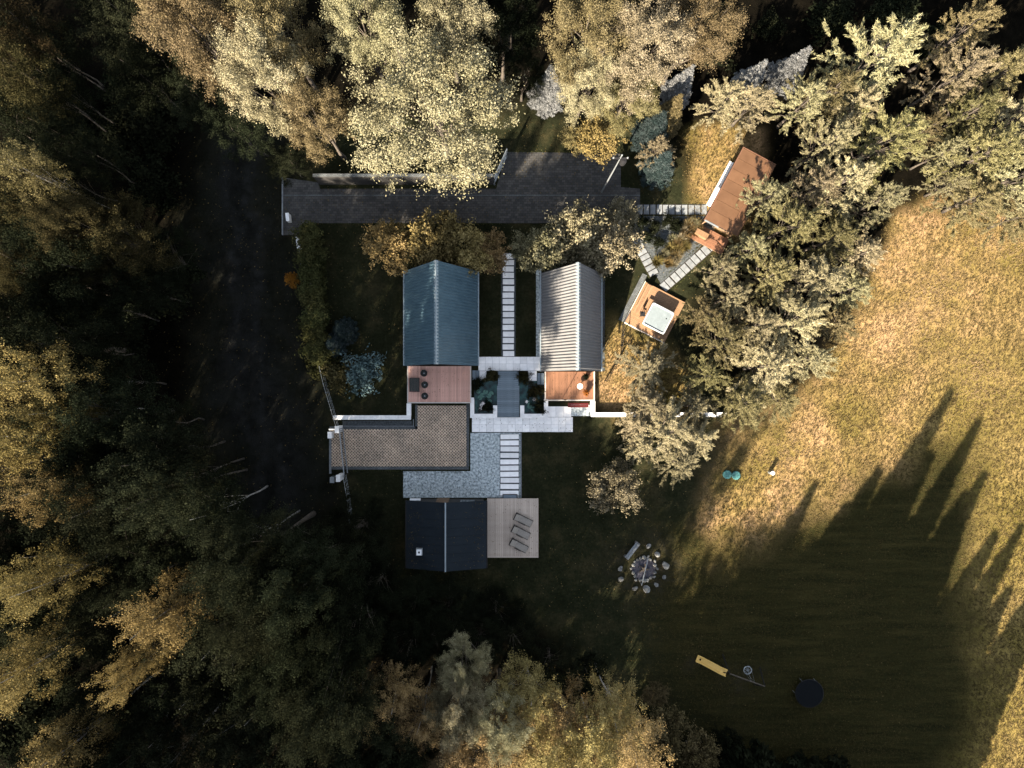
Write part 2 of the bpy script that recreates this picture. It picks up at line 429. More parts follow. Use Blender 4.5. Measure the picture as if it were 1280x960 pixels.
    trk = rmp(noise(1.1, 8, .75), [(.35, (.010, .0105, .010)), (.68, (.028, .029, .028))])
    tk = N(n, 'ShaderNodeMath', operation='MULTIPLY'); n.links.new(att('track'), tk.inputs[0]); n.links.new(bn_, tk.inputs[1])
    c = mix(tk.outputs[0], c, trk)
    n.links.new(c, p.inputs['Base Color'])
    b = N(n, 'ShaderNodeBump', Strength=.9, Distance=.08)
    n.links.new(noise(9.0, 6, .8), b.inputs['Height']); n.links.new(b.outputs[0], p.inputs['Normal'])
    n.links.new(p.outputs[0], out.inputs[0])
    me.materials.append(m)
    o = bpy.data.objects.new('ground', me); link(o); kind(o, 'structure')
    return xs, ys, meadow, lawn, mown_shade
GX, GY, MEADOW, LAWN, MOWN_SHADE = build_ground()

def zone(arr, x, y):
    j = np.clip(np.searchsorted(GY, y), 0, len(GY) - 1); i = np.clip(np.searchsorted(GX, x), 0, len(GX) - 1)
    return arr[j, i]

# loose grass on the open meadow, one mass of blades
def build_grass():
    n = 135000
    x = rng.uniform(6, 48, n); y = rng.uniform(-36, 22, n)
    md_ = zone(MEADOW, x, y); k = np.maximum(md_, zone(MOWN_SHADE, x, y) * .8) > rng.random(n) * .9 + .1
    x, y = x[k], y[k]; n = len(x); sz = np.repeat(.45 + .55 * md_[k], 3); tn_ = np.repeat(.25 + .75 * md_[k], 3)  # blades outside the meadow tinted darker, shade put into their tone
    B = 3
    x = np.repeat(x, B) + rng.normal(0, .05, n * B); y = np.repeat(y, B) + rng.normal(0, .05, n * B)
    n *= B
    h = rng.uniform(.05, .20, n) * sz; a = rng.uniform(0, 2 * pi, n); wd = rng.uniform(.018, .036, n)
    lx = rng.normal(0, .09, n); ly = rng.normal(0, .09, n)
    z0 = np.full(n, .002)
    v = np.stack([np.stack([x - np.cos(a) * wd, y - np.sin(a) * wd, z0], 1),
                  np.stack([x + np.cos(a) * wd, y + np.sin(a) * wd, z0], 1),
                  np.stack([x + lx, y + ly, h], 1)], 1).reshape(-1, 3)
    f = np.arange(n * 3).reshape(-1, 3)
    me = bpy.data.meshes.new('meadow_grass'); me.from_pydata(v.tolist(), [], f.tolist())
    tan = np.maximum.reduce([np.exp(-(((x * 15 + NX - cx) / rx) ** 2 + ((NY - y * 15 - cy) / ry) ** 2)) for cx, cy, rx, ry in ((1165, 370, 60, 80), (1215, 480, 35, 60), (1080, 430, 60, 45), (1230, 300, 70, 25), (1010, 560, 60, 40))])
    pat = .5 + .5 * np.sin(x * .55 + 1.7 * np.sin(y * .31)) * np.sin(y * .47 + 1.3 * np.sin(x * .23 + 2))
    tv = np.clip((.30 * rng.random(n) + .34 * tan + .26 * pat + .08) * tn_, 0, 1)
    at = me.attributes.new('tint', 'FLOAT', 'FACE'); at.data.foreach_set('value', tv.astype(np.float32))
    me.materials.append(M['grass_blade'])
    o = link(bpy.data.objects.new('meadow_grass', me)); kind(o, 'stuff')
    tag(o, 'dry golden grass blades covering the open meadow', 'grass')
build_grass()

def build_litter():
    n = 9000
    x = rng.uniform(-30, 34, n); y = rng.uniform(-32, 22, n)
    k = zone(MEADOW, x, y) < .5
    px = x * 15 + NX; py = NY - y * 15
    built = inpoly(px, py, [(500, 330), (760, 330), (760, 545), (680, 545), (680, 705), (500, 705), (500, 592), (405, 592), (405, 515), (500, 515)])
    k &= ~built
    x, y = x[k], y[k]; n = len(x)
    s = rng.uniform(.025, .07, n); a = rng.uniform(0, 2 * pi, n)
    q = []
    for t, l, zz in ((0, 1, .02), (pi / 2, .6, .035), (pi, 1, .02), (3 * pi / 2, .6, .03)):
        q.append(np.stack([x + np.cos(a + t) * s * l, y + np.sin(a + t) * s * l, np.full(n, zz)], 1))
    v = np.stack(q, 1).reshape(-1, 3); f = np.arange(n * 4).reshape(-1, 4)
    me = bpy.data.meshes.new('fallen_leaves'); me.from_pydata(v.tolist(), [], f.tolist())
    at = me.attributes.new('tint', 'FLOAT', 'FACE'); at.data.foreach_set('value', rng.random(n).astype(np.float32))
    me.materials.append(M['leaf_gold'])
    o = link(bpy.data.objects.new('fallen_leaves', me)); kind(o, 'stuff')
    tag(o, 'scattered fallen leaves on the dark lawn and lane', 'leaves')
build_litter()

# ------------------------------------------------------------------ paving
def sheet(name, pts, z, m, th=0.0):
    poly = [P(*q) for q in pts]
    o = MB().prism([(q.x, q.y) for q in poly], -.05, z).build(name, m)
    return kind(o, 'structure')

def strip(name, p0, p1, width, z, m):
    a, b = P(*p0), P(*p1); t = (b - a).normalized(); s = Vector((-t.y, t.x, 0)) * width / 2
    return kind(MB().prism([(q.x, q.y) for q in (a - s, b - s, b + s, a + s)], -.05, z).build(name, m), 'structure')

sheet('paved_driveway', [(354, 222), (398, 228), (400, 236), (620, 236), (634, 190), (776, 192), (776, 234), (800, 236), (800, 279), (392, 279), (376, 294), (354, 294)], .02, M['paver_dark'])
kind(MB().box(P(354, 0).x, P(800, 0).x, P(0, 245).y, P(0, 243.5).y, -.05, .026).build('drain_channel', M['paver_edge']), 'structure')
kind(MB().box(P(352.5, 0).x, P(354.2, 0).x, P(0, 294).y, P(0, 222).y, -.05, .09).build('kerb', M['slab_grey']), 'structure')
pk = sheet('paved_parking', [(412, 536), (520, 536), (520, 507), (583, 507), (583, 583), (412, 583)], .02, M['paver_brown'])
# setts that edge the parking
eb = MB()
for x0, x1, y0, y1 in ((412, 586, 583, 587), (583, 586.5, 505, 583), (519, 522, 506, 536), (412, 522, 533, 536.5)):
    eb.box(P(x0, 0).x, P(x1, 0).x, P(0, y1).y, P(0, y0).y, -.05, .028)
kind(eb.build('sett_edging', M['paver_edge']), 'structure')
sheet('gravel_yard', [(588, 541), (652, 541), (652, 622), (504, 622), (504, 589), (588, 589)], .014, M['gravel_pale'])
sheet('gravel_bed', [(428, 526), (515, 526), (515, 532.5), (428, 532.5)], .016, M['gravel_grey'])
kb = MB()
for x0, x1, y0, y1 in ((428, 517.5, 532, 533.2), (516.3, 517.5, 524, 532), (650.5, 652, 541, 620)):
    kb.box(P(x0, 0).x, P(x1, 0).x, P(0, y1).y, P(0, y0).y, -.05, .10)
kind(kb.build('garden_kerb', M['slab_grey']), 'structure')
sheet('gravel_strip', [(670, 336), (676.5, 336), (676.5, 446), (670, 446)], .012, M['gravel_pale'])
sheet('gravel_strip', [(750, 340), (756, 340), (756, 464), (750, 464)], .012, M['gravel_grey'])
sheet('gravel_patch', [(714, 506), (737, 506), (737, 520), (714, 520)], .014, M['gravel_pale'])
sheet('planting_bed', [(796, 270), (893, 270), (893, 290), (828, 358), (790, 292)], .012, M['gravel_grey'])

def slab_row(name, p0, p1, n, length, wid, m, bed, bedm, gap=.82):
    """a row of stepping slabs from p0 to p1; length runs across the path"""
    a, b = P(*p0), P(*p1); t = (b - a).normalized(); s = Vector((-t.y, t.x, 0))
    root = strip(name, p0, p1, length / 15 + bed, .016, bedm)
    pitch = (b - a).length / n
    me = MB().box(-pitch * gap / 2, pitch * gap / 2, -length / 30, length / 30, -.03, .055).mesh('slab', m)
    bm = bmesh.new(); bm.from_mesh(me); bmesh.ops.bevel(bm, geom=bm.edges[:], offset=.012, segments=1, affect='EDGES'); bm.to_mesh(me); bm.free()
    for i in range(n):
        c = a + t * pitch * (i + .5)
        put('slab', me, (c.x + rnd.uniform(-.02, .02), c.y + rnd.uniform(-.02, .02), rnd.uniform(0, .008)), root, math.atan2(t.y, t.x) + rnd.uniform(-.015, .015))
    return root
slab_row('garden_path', (635.5, 316), (635.5, 446), 16, 14, .5, M['slab'], .28, M['gravel_grey'], .8)
slab_row('yard_path', (637, 542), (637, 620), 10, 23, .5, M['slab'], .1, M['gravel_grey'], .78)
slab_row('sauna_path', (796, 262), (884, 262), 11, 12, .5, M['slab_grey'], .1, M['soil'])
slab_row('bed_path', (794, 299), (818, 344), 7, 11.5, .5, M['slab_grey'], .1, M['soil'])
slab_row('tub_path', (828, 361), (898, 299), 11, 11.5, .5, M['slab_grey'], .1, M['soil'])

def tiles(name, rects, tw=.6):
    root = None
    bed = MB()
    for x0, y0, x1, y1 in rects:
        a, b = P(x0, y1), P(x1, y0); bed.box(a.x, b.x, a.y, b.y, -.05, .02)
    root = kind(bed.build(name, M['slab_grey']), 'structure')
    for x0, y0, x1, y1 in rects:
        a, b = P(x0, y1), P(x1, y0); W, D = b.x - a.x, b.y - a.y
        nx, ny = max(1, round(W / tw)), max(1, round(D / tw)); dx, dy = W / nx, D / ny
        me = MB().box(-dx / 2 + .006, dx / 2 - .006, -dy / 2 + .006, dy / 2 - .006, -.02, .05).mesh('tile', M['slab'])
        for i in range(nx):
            for j in range(ny):
                put('tile', me, (a.x + dx * (i + .5), a.y + dy * (j + .5), rnd.uniform(0, .006)), root)
    return root
tiles('patio', [(590, 521.5, 716, 540), (685, 508, 714, 521.3)])
tiles('terrace', [(598, 446, 676, 463.5), (598, 463.7, 608, 476), (660, 463.7, 671, 481)])

# ------------------------------------------------------------------ low white walls
def wall(name, pts, label, hgt=.55, wid=.36, m='white_concrete', cat='wall', close=False):
    a0 = P(*pts[0])
    root = thing(name, (a0.x, a0.y, 0), label, cat)
    body, cap = MB(), MB()
    for i in range(len(pts) - 1):
        a, b = P(*pts[i]), P(*pts[i + 1]); t = (b - a).normalized(); L = (b - a).length
        Mx = Matrix.Translation((a - a0)) @ Matrix.Rotation(math.atan2(t.y, t.x), 4, 'Z')
        e = wid / 2 if i < len(pts) - 2 else 0
        body.box(-wid / 2 + .03 + (.002 * i), L + e - .03, -wid / 2 + .03, wid / 2 - .03, 0, hgt - .06 + .001 * i, Mx)
        s = wid / 2 + .005 if i > 0 else 0
        n = max(1, round((L - s) / 1.0)); q = (L + e - s) / n
        for k in range(n):
            MBc = MB().box(s + k * q + .004, s + (k + 1) * q - .004, -wid / 2, wid / 2, hgt - .055, hgt, Mx)
            MBc.build('coping_stone', M[m], root)
    body.build('wall_body', M[m], root)
    return root
wall('retaining_wall', [(420, 521.5), (512, 521.5), (512, 504)], 'low white concrete wall along dark lawn above brown parking')
wall('retaining_wall', [(740, 501), (740, 518), (906, 518)], 'low white concrete wall running from orange deck under the pale trees')
wall('pond_wall', [(590.5, 499), (590.5, 519.5), (619, 519.5), (619, 506.5)], 'low white wall around pond half by the reddish deck', .5, .34)
wall('pond_wall', [(682, 499), (682, 519.5), (652.5, 519.5), (652.5, 506.5)], 'low white wall around pond half by the orange deck', .5, .34)
# dark garden wall by the upper driveway
w0 = P(400, 231); w1 = P(617, 231)
gw = thing('garden_wall', (w0.x, w0.y, 0), 'tall dark boarded wall with weathered pale cap by upper driveway', 'wall')
L = w1.x - w0.x
for i in range(14):
    MB().box(L * i / 14 + .01, L * (i + 1) / 14 - .01, 0, .10, 0.02, 2.35).build('panel', M['dark_wood'], gw)
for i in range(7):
    MB().box(L * i / 7 + .005, L * (i + 1) / 7 - .005, -.03, .22, 2.352, 2.40).build('cap_stone', M['paver_edge'], gw)  # pale cap drawn in dark setts, its shade put into the tone
gf = thing('side_fence', P(618, 231), 'slim pale rail fence slanting up beside dark apron', 'fence')
q = P(633, 198) - P(618, 231)
for k in range(4):
    c = q * (k / 3); MB().box(c.x - .05, c.x + .05, c.y - .05, c.y + .05, 0, 2.3).build('post', M['grey_metal'], gf)
for z in (.5, 1.4, 2.3):
    MB().tube([(0, 0, z), (q.x, q.y, z)], .05).build('rail', M['grey_metal'], gf)

# ------------------------------------------------------------------ cabins
def corrugated(x_eave, z_eave, x_ridge, z_ridge, y0, y1, pitch=.22, rib=.035, rows=1, drop=.0, th=.04):
    """ribbed sheet from eave to ridge, ribs running up the slope"""
    mb = MB()
    prof = []
    y = y0; k = 0
    while y < y1 - 1e-6:
        for f, hh in ((0, 0), (.46, 0), (.60, 1), (.86, 1)):
            yy = y + f * pitch
            if yy < y1: prof.append((yy, hh * rib))
        y += pitch
    prof.append((y1, 0))
    dx, dz = x_ridge - x_eave, z_ridge - z_eave; Ls = math.hypot(dx, dz)
    nxn, nzn = (-dz / Ls, dx / Ls) if dx > 0 else (dz / Ls, -dx / Ls)
    vs_, fs_ = [], []
    cols = []
    for r in range(rows):
        for e, off in ((0, drop), (1, 0)):
            t = (r + e) / rows
            cols.append((x_eave + dx * t, z_eave + dz * t, off))
    for (cx, cz, off) in cols:
        for yy, hh in prof:
            vs_.append((cx + nxn * (hh + off), yy, cz + nzn * (hh + off)))
    n = len(prof)
    for c in range(len(cols) - 1):
        for i in range(n - 1):
            fs_.append((c * n + i, c * n + i + 1, (c + 1) * n + i + 1, (c + 1) * n + i))
    mb.add(vs_, fs_)
    return mb

def cabin(xl, xr, ys, yn, ze, zr, m, label, pitch, rows, drop, wallm):
    xm = (xl + xr) / 2
    root = thing('cabin', (xm, (ys + yn) / 2, 0), label, 'cabin')
    ox, oy = xm, (ys + yn) / 2
    ov = .32
    hw = (xr - xl) / 2
    slope = (zr - ze) / hw
    # walls: a gabled prism set in under the roof
    wx = hw - .35; zw = ze + .35 * slope - .12; zt = zr - .14
    g = [(-wx, 0), (wx, 0), (wx, zw), (0, zt), (-wx, zw)]
    yy0, yy1 = ys + ov - oy, yn - ov - oy
    vs_ = [(x, yy0, z) for x, z in g] + [(x, yy1, z) for x, z in g]
    fs_ = [(0, 1, 2, 3, 4), (9, 8, 7, 6, 5)] + [(i, (i + 1) % 5, 5 + (i + 1) % 5, 5 + i) for i in range(5)]
    MB().add(vs_, fs_).build('wall', wallm, root)
    for s in (-1, 1):
        o = corrugated(s * hw, ze, s * .05, zr, ys - oy, yn - oy, pitch, .065, rows, drop).build('roof_slope', m, root)
        so_ = o.modifiers.new('thick', 'SOLIDIFY'); so_.thickness = .05; so_.offset = -1
        gm = MB(); gm.tube([(s * (hw + .07), ys - oy, ze - .03), (s * (hw + .07), yn - oy, ze - .03)], .07, 8)
        gt = gm.build('gutter', M['ridge_metal'], root)
        MB().tube([(s * (hw + .02), ys - oy + .25, ze - .1), (s * (hw - .25), ys - oy + .3, ze - .45), (s * (hw - .25), ys - oy + .3, 0)], .04).build('downpipe', M['ridge_metal'], gt)
    rb = MB()
    rb.add([(-.17, ys - oy - .02, zr - .17 * slope * .55 + .04), (0, ys - oy - .02, zr + .09), (.17, ys - oy - .02, zr - .17 * slope * .55 + .04),
            (-.17, yn - oy + .02, zr - .17 * slope * .55 + .04), (0, yn - oy + .02, zr + .09), (.17, yn - oy + .02, zr - .17 * slope * .55 + .04)],
           [(0, 1, 4, 3), (1, 2, 5, 4)])
    o = rb.build('ridge_cap', M['ridge_metal'], root)
    so_ = o.modifiers.new('thick', 'SOLIDIFY'); so_.thickness = .02
    # glazed south gable
    for k, (a, b) in enumerate(((-1.45, -.03), (.03, 1.45))):
        fr = MB()
        for x0, x1, z0, z1 in ((a, a + .08, .5, 2.7), (b - .08, b, .5, 2.7), (a + .08, b - .08, .5, .6), (a + .08, b - .08, 2.6, 2.7)):
            fr.box(x0, x1, yy0 - .06, yy0 - .004, z0, z1)
        f = fr.build('glass_door', M['black_metal'], root)
        MB().box(a + .08, b - .08, yy0 - .035, yy0 - .02, .6, 2.6).build('pane', M['glass'], f)
    fr = MB()
    for x0, x1, z0, z1 in ((-.8, -.73, 3.0, 4.2), (.73, .8, 3.0, 4.2), (-.73, .73, 3.0, 3.07), (-.73, .73, 4.13, 4.2)):
        fr.box(x0, x1, yy0 - .06, yy0 - .004, z0, z1)
    f = fr.build('window', M['black_metal'], root)
    MB().box(-.73, .73, yy0 - .035, yy0 - .02, 3.07, 4.13).build('pane', M['glass'], f)
    # barge boards
    for yb in (ys - oy - .03, yn - oy):
        for s in (-1, 1):
            MB().add([(s * hw, yb, ze - .12), (s * hw, yb, ze + .02), (s * .03, yb, zr + .02), (s * .03, yb, zr - .2),
                      (s * hw, yb + .03, ze - .12), (s * hw, yb + .03, ze + .02), (s * .03, yb + .03, zr + .02), (s * .03, yb + .03, zr - .2)],
                     [(0, 1, 2, 3), (7, 6, 5, 4), (0, 4, 5, 1), (1, 5, 6, 2), (2, 6, 7, 3), (3, 7, 4, 0)]).build('barge_board', M['black_metal'], root)
    return root
cabin(-7.25, -1.43, 1.47, 9.05, 2.2, 7.1, M['metal_roof'], 'steep gabled cabin with blue-grey ribbed metal roof by reddish deck', .24, 7, .025, M['cladding'])
cabin(3.72, 8.47, 1.02, 8.9, 2.2, 7.1, M['metal_roof2'], 'narrow steep cabin with one sunlit grey roof slope by orange deck', .24, 1, 0, M['cladding'])

def deck(name, x0, y0, x1, y1, z, m, label, edge, bw=.14, along='y'):
    a, b = P(x0, y1, z), P(x1, y0, z)
    root = thing(name, (a.x, a.y, 0), label, 'deck')
    W, D = b.x - a.x, b.y - a.y
    sub = MB().box(.06, W - .06, .06, D - .06, 0.0, z - .05).build('substructure', M['dark_wood'], root)
    e = .09 if edge else 0
    if edge:
        for r in ((0, e, 0, D), (W - e, W, 0, D), (e, W - e, 0, e)):
            MB().box(*r, z - .16, z + .012).build('edge_board', M[edge], root)
    L0, L1 = (e, W - e) if along == 'y' else (e, D - e)
    n = round((L1 - L0) / bw); q = (L1 - L0) / n
    if along == 'y': me = MB().box(-q / 2 + .004, q / 2 - .004, e + .004, D - .004, z - .03, z).mesh('board', m)
    else: me = MB().box(e + .004, W - e - .004, -q / 2 + .004, q / 2 - .004, z - .03, z).mesh('board', m)
    for i in range(n):
        c = L0 + q * (i + .5)
        put('board', me, (c, 0, rnd.uniform(-.002, .002)) if along == 'y' else (0, c, rnd.uniform(-.002, .002)), root)
    return root, W, D
deck('timber_deck', 509, 457.5, 589, 504, .5, M['deck_red'], 'raised reddish timber deck with pale edge holding round dark chairs', 'pale_trim')
deck('timber_deck', 681, 464.5, 743.5, 501, .5, M['deck_orange'], 'small orange timber deck at foot of the half-lit cabin', 'pale_trim')
deck('timber_deck', 609, 623, 673, 697, .35, M['deck_grey'], 'greyish brown timber deck with three sun loungers', 'deck_grey', .155)

def steps(x0, y0, x1, y1, n, z, label, axis):
    a, b = P(x0, y1), P(x1, y0)
    root = thing('deck_steps', (a.x, a.y, 0), label, 'steps')
    W, D = b.x - a.x, b.y - a.y
    for k in range(n):
        f0, f1 = k / n, (k + 1) / n
        zz = z * (k + 1) / (n + 1) if axis > 0 else z * (n - k) / (n + 1)
        MB().box(W * f0 + .01, W * f1 - .01, 0, D, zz - .05, zz).build('tread', M['deck_blue'], root)
    for yy in (.03, D - .08):
        MB().box(.02, W - .02, yy, yy + .05, 0, z / (n + 1) - .052).build('stringer', M['black_metal'], root)
    return root
steps(590.5, 463, 599.5, 475, 2, .5, 'blue-grey steps between terrace and reddish deck', -1)
steps(671.5, 466.5, 680, 480.5, 2, .5, 'blue-grey steps between terrace and orange deck', 1)

# lower building with a shallow dark roof
def studio():
    xl, xr, ys, yn = -7.07, -.72, -14.68, -9.3
    ze, zr = 2.6, 3.6
    xm = (xl + xr) / 2; ym = (ys + yn) / 2; hw = (xr - xl) / 2; hd = (yn - ys) / 2
    root = thing('garden_building', (xm, ym, 0), 'low black building with shallow dark roof beside the lounger deck', 'building')
    g = [(-hw + .25, 0), (hw - .25, 0), (hw - .25, ze + .0), (0, zr - .12), (-hw + .25, ze)]
    vs_ = [(x, -hd + .25, z) for x, z in g] + [(x, hd - .25, z) for x, z in g]
    MB().add(vs_, [(0, 1, 2, 3, 4), (9, 8, 7, 6, 5)] + [(i, (i + 1) % 5, 5 + (i + 1) % 5, 5 + i) for i in range(5)]).build('wall', M['dark_wood'], root)
    for s in (-1, 1):
        o = MB().add([(s * hw, -hd, ze), (s * hw, hd, ze), (s * .02, hd, zr), (s * .02, -hd, zr),
                      (s * hw, -hd, ze - .1), (s * hw, hd, ze - .1), (s * .02, hd, zr - .1), (s * .02, -hd, zr - .1)],
                     [(0, 1, 2, 3), (7, 6, 5, 4), (0, 4, 5, 1), (1, 5, 6, 2), (2, 6, 7, 3), (3, 7, 4, 0)]).build('roof_slope', M['dark_membrane'], root)
        for k in range(1, 8):   # fine seams of the roofing
            yy = -hd + 2 * hd * k / 8
            MB().add([(s * hw, yy - .008, ze + .006), (s * hw, yy + .008, ze + .006), (s * .05, yy + .008, zr + .006), (s * .05, yy - .008, zr + .006),
                      (s * hw, yy - .008, ze + .016), (s * hw, yy + .008, ze + .016), (s * .05, yy + .008, zr + .016), (s * .05, yy - .008, zr + .016)],
                     [(3, 2, 1, 0), (4, 5, 6, 7), (0, 1, 5, 4), (2, 3, 7, 6), (1, 2, 6, 5), (3, 0, 4, 7)]).build('seam', M['dark_membrane'], o)
        MB().box(s * (hw + .05) - .05, s * (hw + .05) + .05, -hd, hd, ze - .16, ze - .03).build('gutter', M['black_metal'], root)
    MB().box(-.055, .055, -hd - .02, hd + .02, zr - .02, zr + .05).build('ridge_cap', M['ridge_metal'], root)
    # flue
    c = P(524, 690, 3.25); c = Vector((c.x - xm, c.y - ym, 0))
    fl = MB().box(c.x - .25, c.x + .25, c.y - .27, c.y + .27, 2.75, 3.3).build('chimney', M['grey_metal'], root)
    cr = MB()
    for r in ((-.19, .19, -.21, -.08), (-.19, .19, .08, .21), (-.19, -.07, -.08, .08), (.07, .19, -.08, .08)):
        cr.box(c.x + r[0], c.x + r[1], c.y + r[2], c.y + r[3], 3.302, 3.45)
    cr.build('chimney_cap', M['white_plastic'], fl)
    MB().box(c.x - .07, c.x + .07, c.y - .08, c.y + .08, 3.302, 3.36).build('flue_opening', M['rubber'], fl)
    # door, lamp and window on the yard side
    yw = hd - .25
    dr = MB().box(-.9, .1, yw + .004, yw + .06, 0.05, 2.1).build('door', M['cladding'], root)
    MB().tube([(-.78, yw + .1, 1.0), (-.78, yw + .1, 1.25)], .02).build('handle', M['grey_metal'], dr)
    wn = MB().box(1.0, 2.3, yw + .004, yw + .05, .9, 2.0).build('window', M['black_metal'], root)
    MB().box(1.07, 2.23, yw + .052, yw + .058, .97, 1.93).build('pane', M['glass'], wn)
    a = P(519, 627, 2.4)
    MB().box(a.x - xm - .42, a.x - xm + .42, hd + .0, hd + .14, 2.25, 2.45).build('wall_lamp', M['white_plastic'], root)
studio()
st = thing('boot_bench', P(637.5, 620.5), 'small dark framed step at head of slab path', 'step')
fr = MB()
for r in ((-.62, .62, -.2, -.15), (-.62, .62, .15, .2), (-.62, -.56, -.15, .15), (.56, .62, -.15, .15)):
    fr.box(*r, 0.05, .20)
fr.build('frame', M['black_metal'], st)
MB().box(-.555, .555, -.145, .145, .06, .17).build('tread', M['deck_blue'], st)

# ------------------------------------------------------------------ boardwalk and pond
a, b = P(621, 521), P(649.5, 464)
bw = thing('boardwalk', ((a.x + b.x) / 2, a.y, 0), 'blue-grey boardwalk crossing the pond between both decks', 'boardwalk')
W, D = b.x - a.x, b.y - a.y
n = 22; q = D / n
me = MB().box(-W / 2 + .03, W / 2 - .03, -q / 2 + .005, q / 2 - .005, .24, .28).mesh('board', M['deck_blue'])
me2 = MB().box(-W / 2 + .10, W / 2 - .10, -q / 2 + .005, q / 2 - .005, .24, .28).mesh('board', M['deck_blue'])
for i in range(n): put('board', me2 if i > 14 else me, (rnd.uniform(-.012, .012), q * (i + .5), 0), bw)
for s in (-1, 1): MB().box(s * .7 - .05, s * .7 + .05, .02, D - .02, .06, .238).build('joist', M['dark_wood'], bw)
def water_mat():
    m, n_, out = new_mat('pond_water')
    p = N(n_, 'ShaderNodeBsdfPrincipled', Roughness=.06); p.inputs['IOR'].default_value = 1.33
    ns = N(n_, 'ShaderNodeTexNoise', Scale=1.6, Detail=3.0)
    tc = n_.nodes.new('ShaderNodeTexCoord'); n_.links.new(tc.outputs['Object'], ns.inputs['Vector'])
    r = ramp(n_, [(.35, (.005, .014, .015)), (.7, (.022, .075, .072))]); n_.links.new(ns.outputs['Fac'], r.inputs[0])
    n_.links.new(r.outputs[0], p.inputs['Base Color'])
    nb = N(n_, 'ShaderNodeTexNoise', Scale=6.0, Detail=2.0); n_.links.new(tc.outputs['Object'], nb.inputs['Vector'])
    bp = N(n_, 'ShaderNodeBump', Strength=.15, Distance=.02); n_.links.new(nb.outputs['Fac'], bp.inputs['Height']); n_.links.new(bp.outputs[0], p.inputs['Normal'])
    n_.links.new(p.outputs[0], out.inputs[0]); return m
M['water'] = water_mat()
M['lily'] = surf('lily_pad', (.03, .085, .07), (.055, .13, .10), 5, .5)
M['petal'] = surf('white_petal', (.70, .66, .64), (.78, .74, .72), 5, .6)
pa, pb = P(592.5, 517.5), P(680, 476)
kind(MB().box(pa.x, pb.x, pa.y, pb.y, -.05, .06).build('pond_water', M['water']), 'structure')

# ------------------------------------------------------------------ foliage builders
def leaves(pts, nrm, size, aspect=.55, spread=.8, seed=0, droop=0.0, axis=None, tri=False):
    """diamond leaves at pts, facing roughly nrm; returns vertices, faces, tint"""
    r = np.random.default_rng(seed); n = len(pts)
    nn = nrm + r.normal(0, spread, (n, 3)); nn /= np.linalg.norm(nn, axis=1, keepdims=True) + 1e-9
    t = r.normal(0, 1, (n, 3)) if axis is None else axis + r.normal(0, .35, (n, 3))
    t[:, 2] -= droop
    t -= nn * (t * nn).sum(1, keepdims=True); t /= np.linalg.norm(t, axis=1, keepdims=True) + 1e-9
    b = np.cross(nn, t)
    s = (size * r.uniform(.6, 1.35, n))[:, None]
    if tri:
        v = np.stack([pts - b * s * aspect, pts + b * s * aspect, pts + t * s * 2], 1).reshape(-1, 3)
        return v, np.arange(n * 3).reshape(-1, 3)
    v = np.stack([pts - t * s, pts + b * s * aspect, pts + t * s, pts - b * s * aspect], 1).reshape(-1, 3)
    return v, np.arange(n * 4).reshape(-1, 4)

def leaf_mesh(name, v, f, m, seed=0, clump=None):
    me = bpy.data.meshes.new(name)
    me.from_pydata(v.tolist(), [], f.tolist())
    r = np.random.default_rng(seed + 99)
    t = r.beta(2, 2, len(f))
    if clump is not None: t = np.clip(t * .6 + clump * .4, 0, 1)
    at = me.attributes.new('tint', 'FLOAT', 'FACE'); at.data.foreach_set('value', t.astype(np.float32))
    me.materials.append(m)
    return me

def unit(n, r):
    d_ = r.normal(0, 1, (n, 3)); return d_ / np.linalg.norm(d_, axis=1, keepdims=True)

def clump_crown(seed, R, zc, rz, K, per, size, cr=(.2, .34), low=-.45, shell=.62, aspect=.6, droop=0.0, spread=.8, jag=.2, flat=.8, nb=16, bs=.16):
    """a crown of K leafy clumps through an ellipsoid; uneven outline, gaps between clumps"""
    r = np.random.default_rng(seed)
    C = []
    lob = r.uniform(-1, 1, 5); ph = r.uniform(0, 2 * pi, 5)
    boughs = []
    while len(boughs) < nb:
        d_ = unit(1, r)[0]
        if d_[2] < low: continue
        if boughs and max(np.dot(d_, q[0]) for q in boughs) > .80 and r.random() < .9: continue
        az = math.atan2(d_[1], d_[0])
        k = 1 + jag * sum(lob[i] * sin((i + 2) * az + ph[i]) for i in range(5)) * .5 + r.normal(0, .06)
        boughs.append((d_, k * (shell + (1 - shell) * r.random()), r.random()))
    while len(C) < K:
        d_, k, tn = boughs[len(C) % nb]
        q = d_ * k * r.uniform(.72, 1.0) + r.normal(0, bs, 3)
        if np.linalg.norm(q) > 1.12: continue
        C.append((q[0] * R, q[1] * R, zc + q[2] * rz, R * r.uniform(*cr), tn))
    C = np.array(C)
    P_, N_, T_ = [], [], []
    for (x, y, z, q, tn) in C:
        n = int(per * (q / (R * (cr[0] + cr[1]) / 2)) ** 2)
        ax_ = np.array([x, y, (z - zc) * .8]); ax_ = ax_ / (np.linalg.norm(ax_) + 1e-6) + r.normal(0, .45, 3)
        p = r.normal(0, 1, (n, 3)) * q * .42 + ax_ * (r.normal(0, .55, n) * q)[:, None]; p[:, 2] *= flat
        u = p / (np.linalg.norm(p, axis=1, keepdims=True) + 1e-6)
        P_.append(p + np.array([x, y, z])); N_.append(u * .7 + np.array([0, 0, .45])); T_.append(np.full(n, .5 * tn + .5 * r.random()))
    P_, N_, T_ = np.concatenate(P_), np.concatenate(N_), np.concatenate(T_)
    v, f = leaves(P_, N_, size, aspect, spread, seed, droop)
    return v, f, T_, C

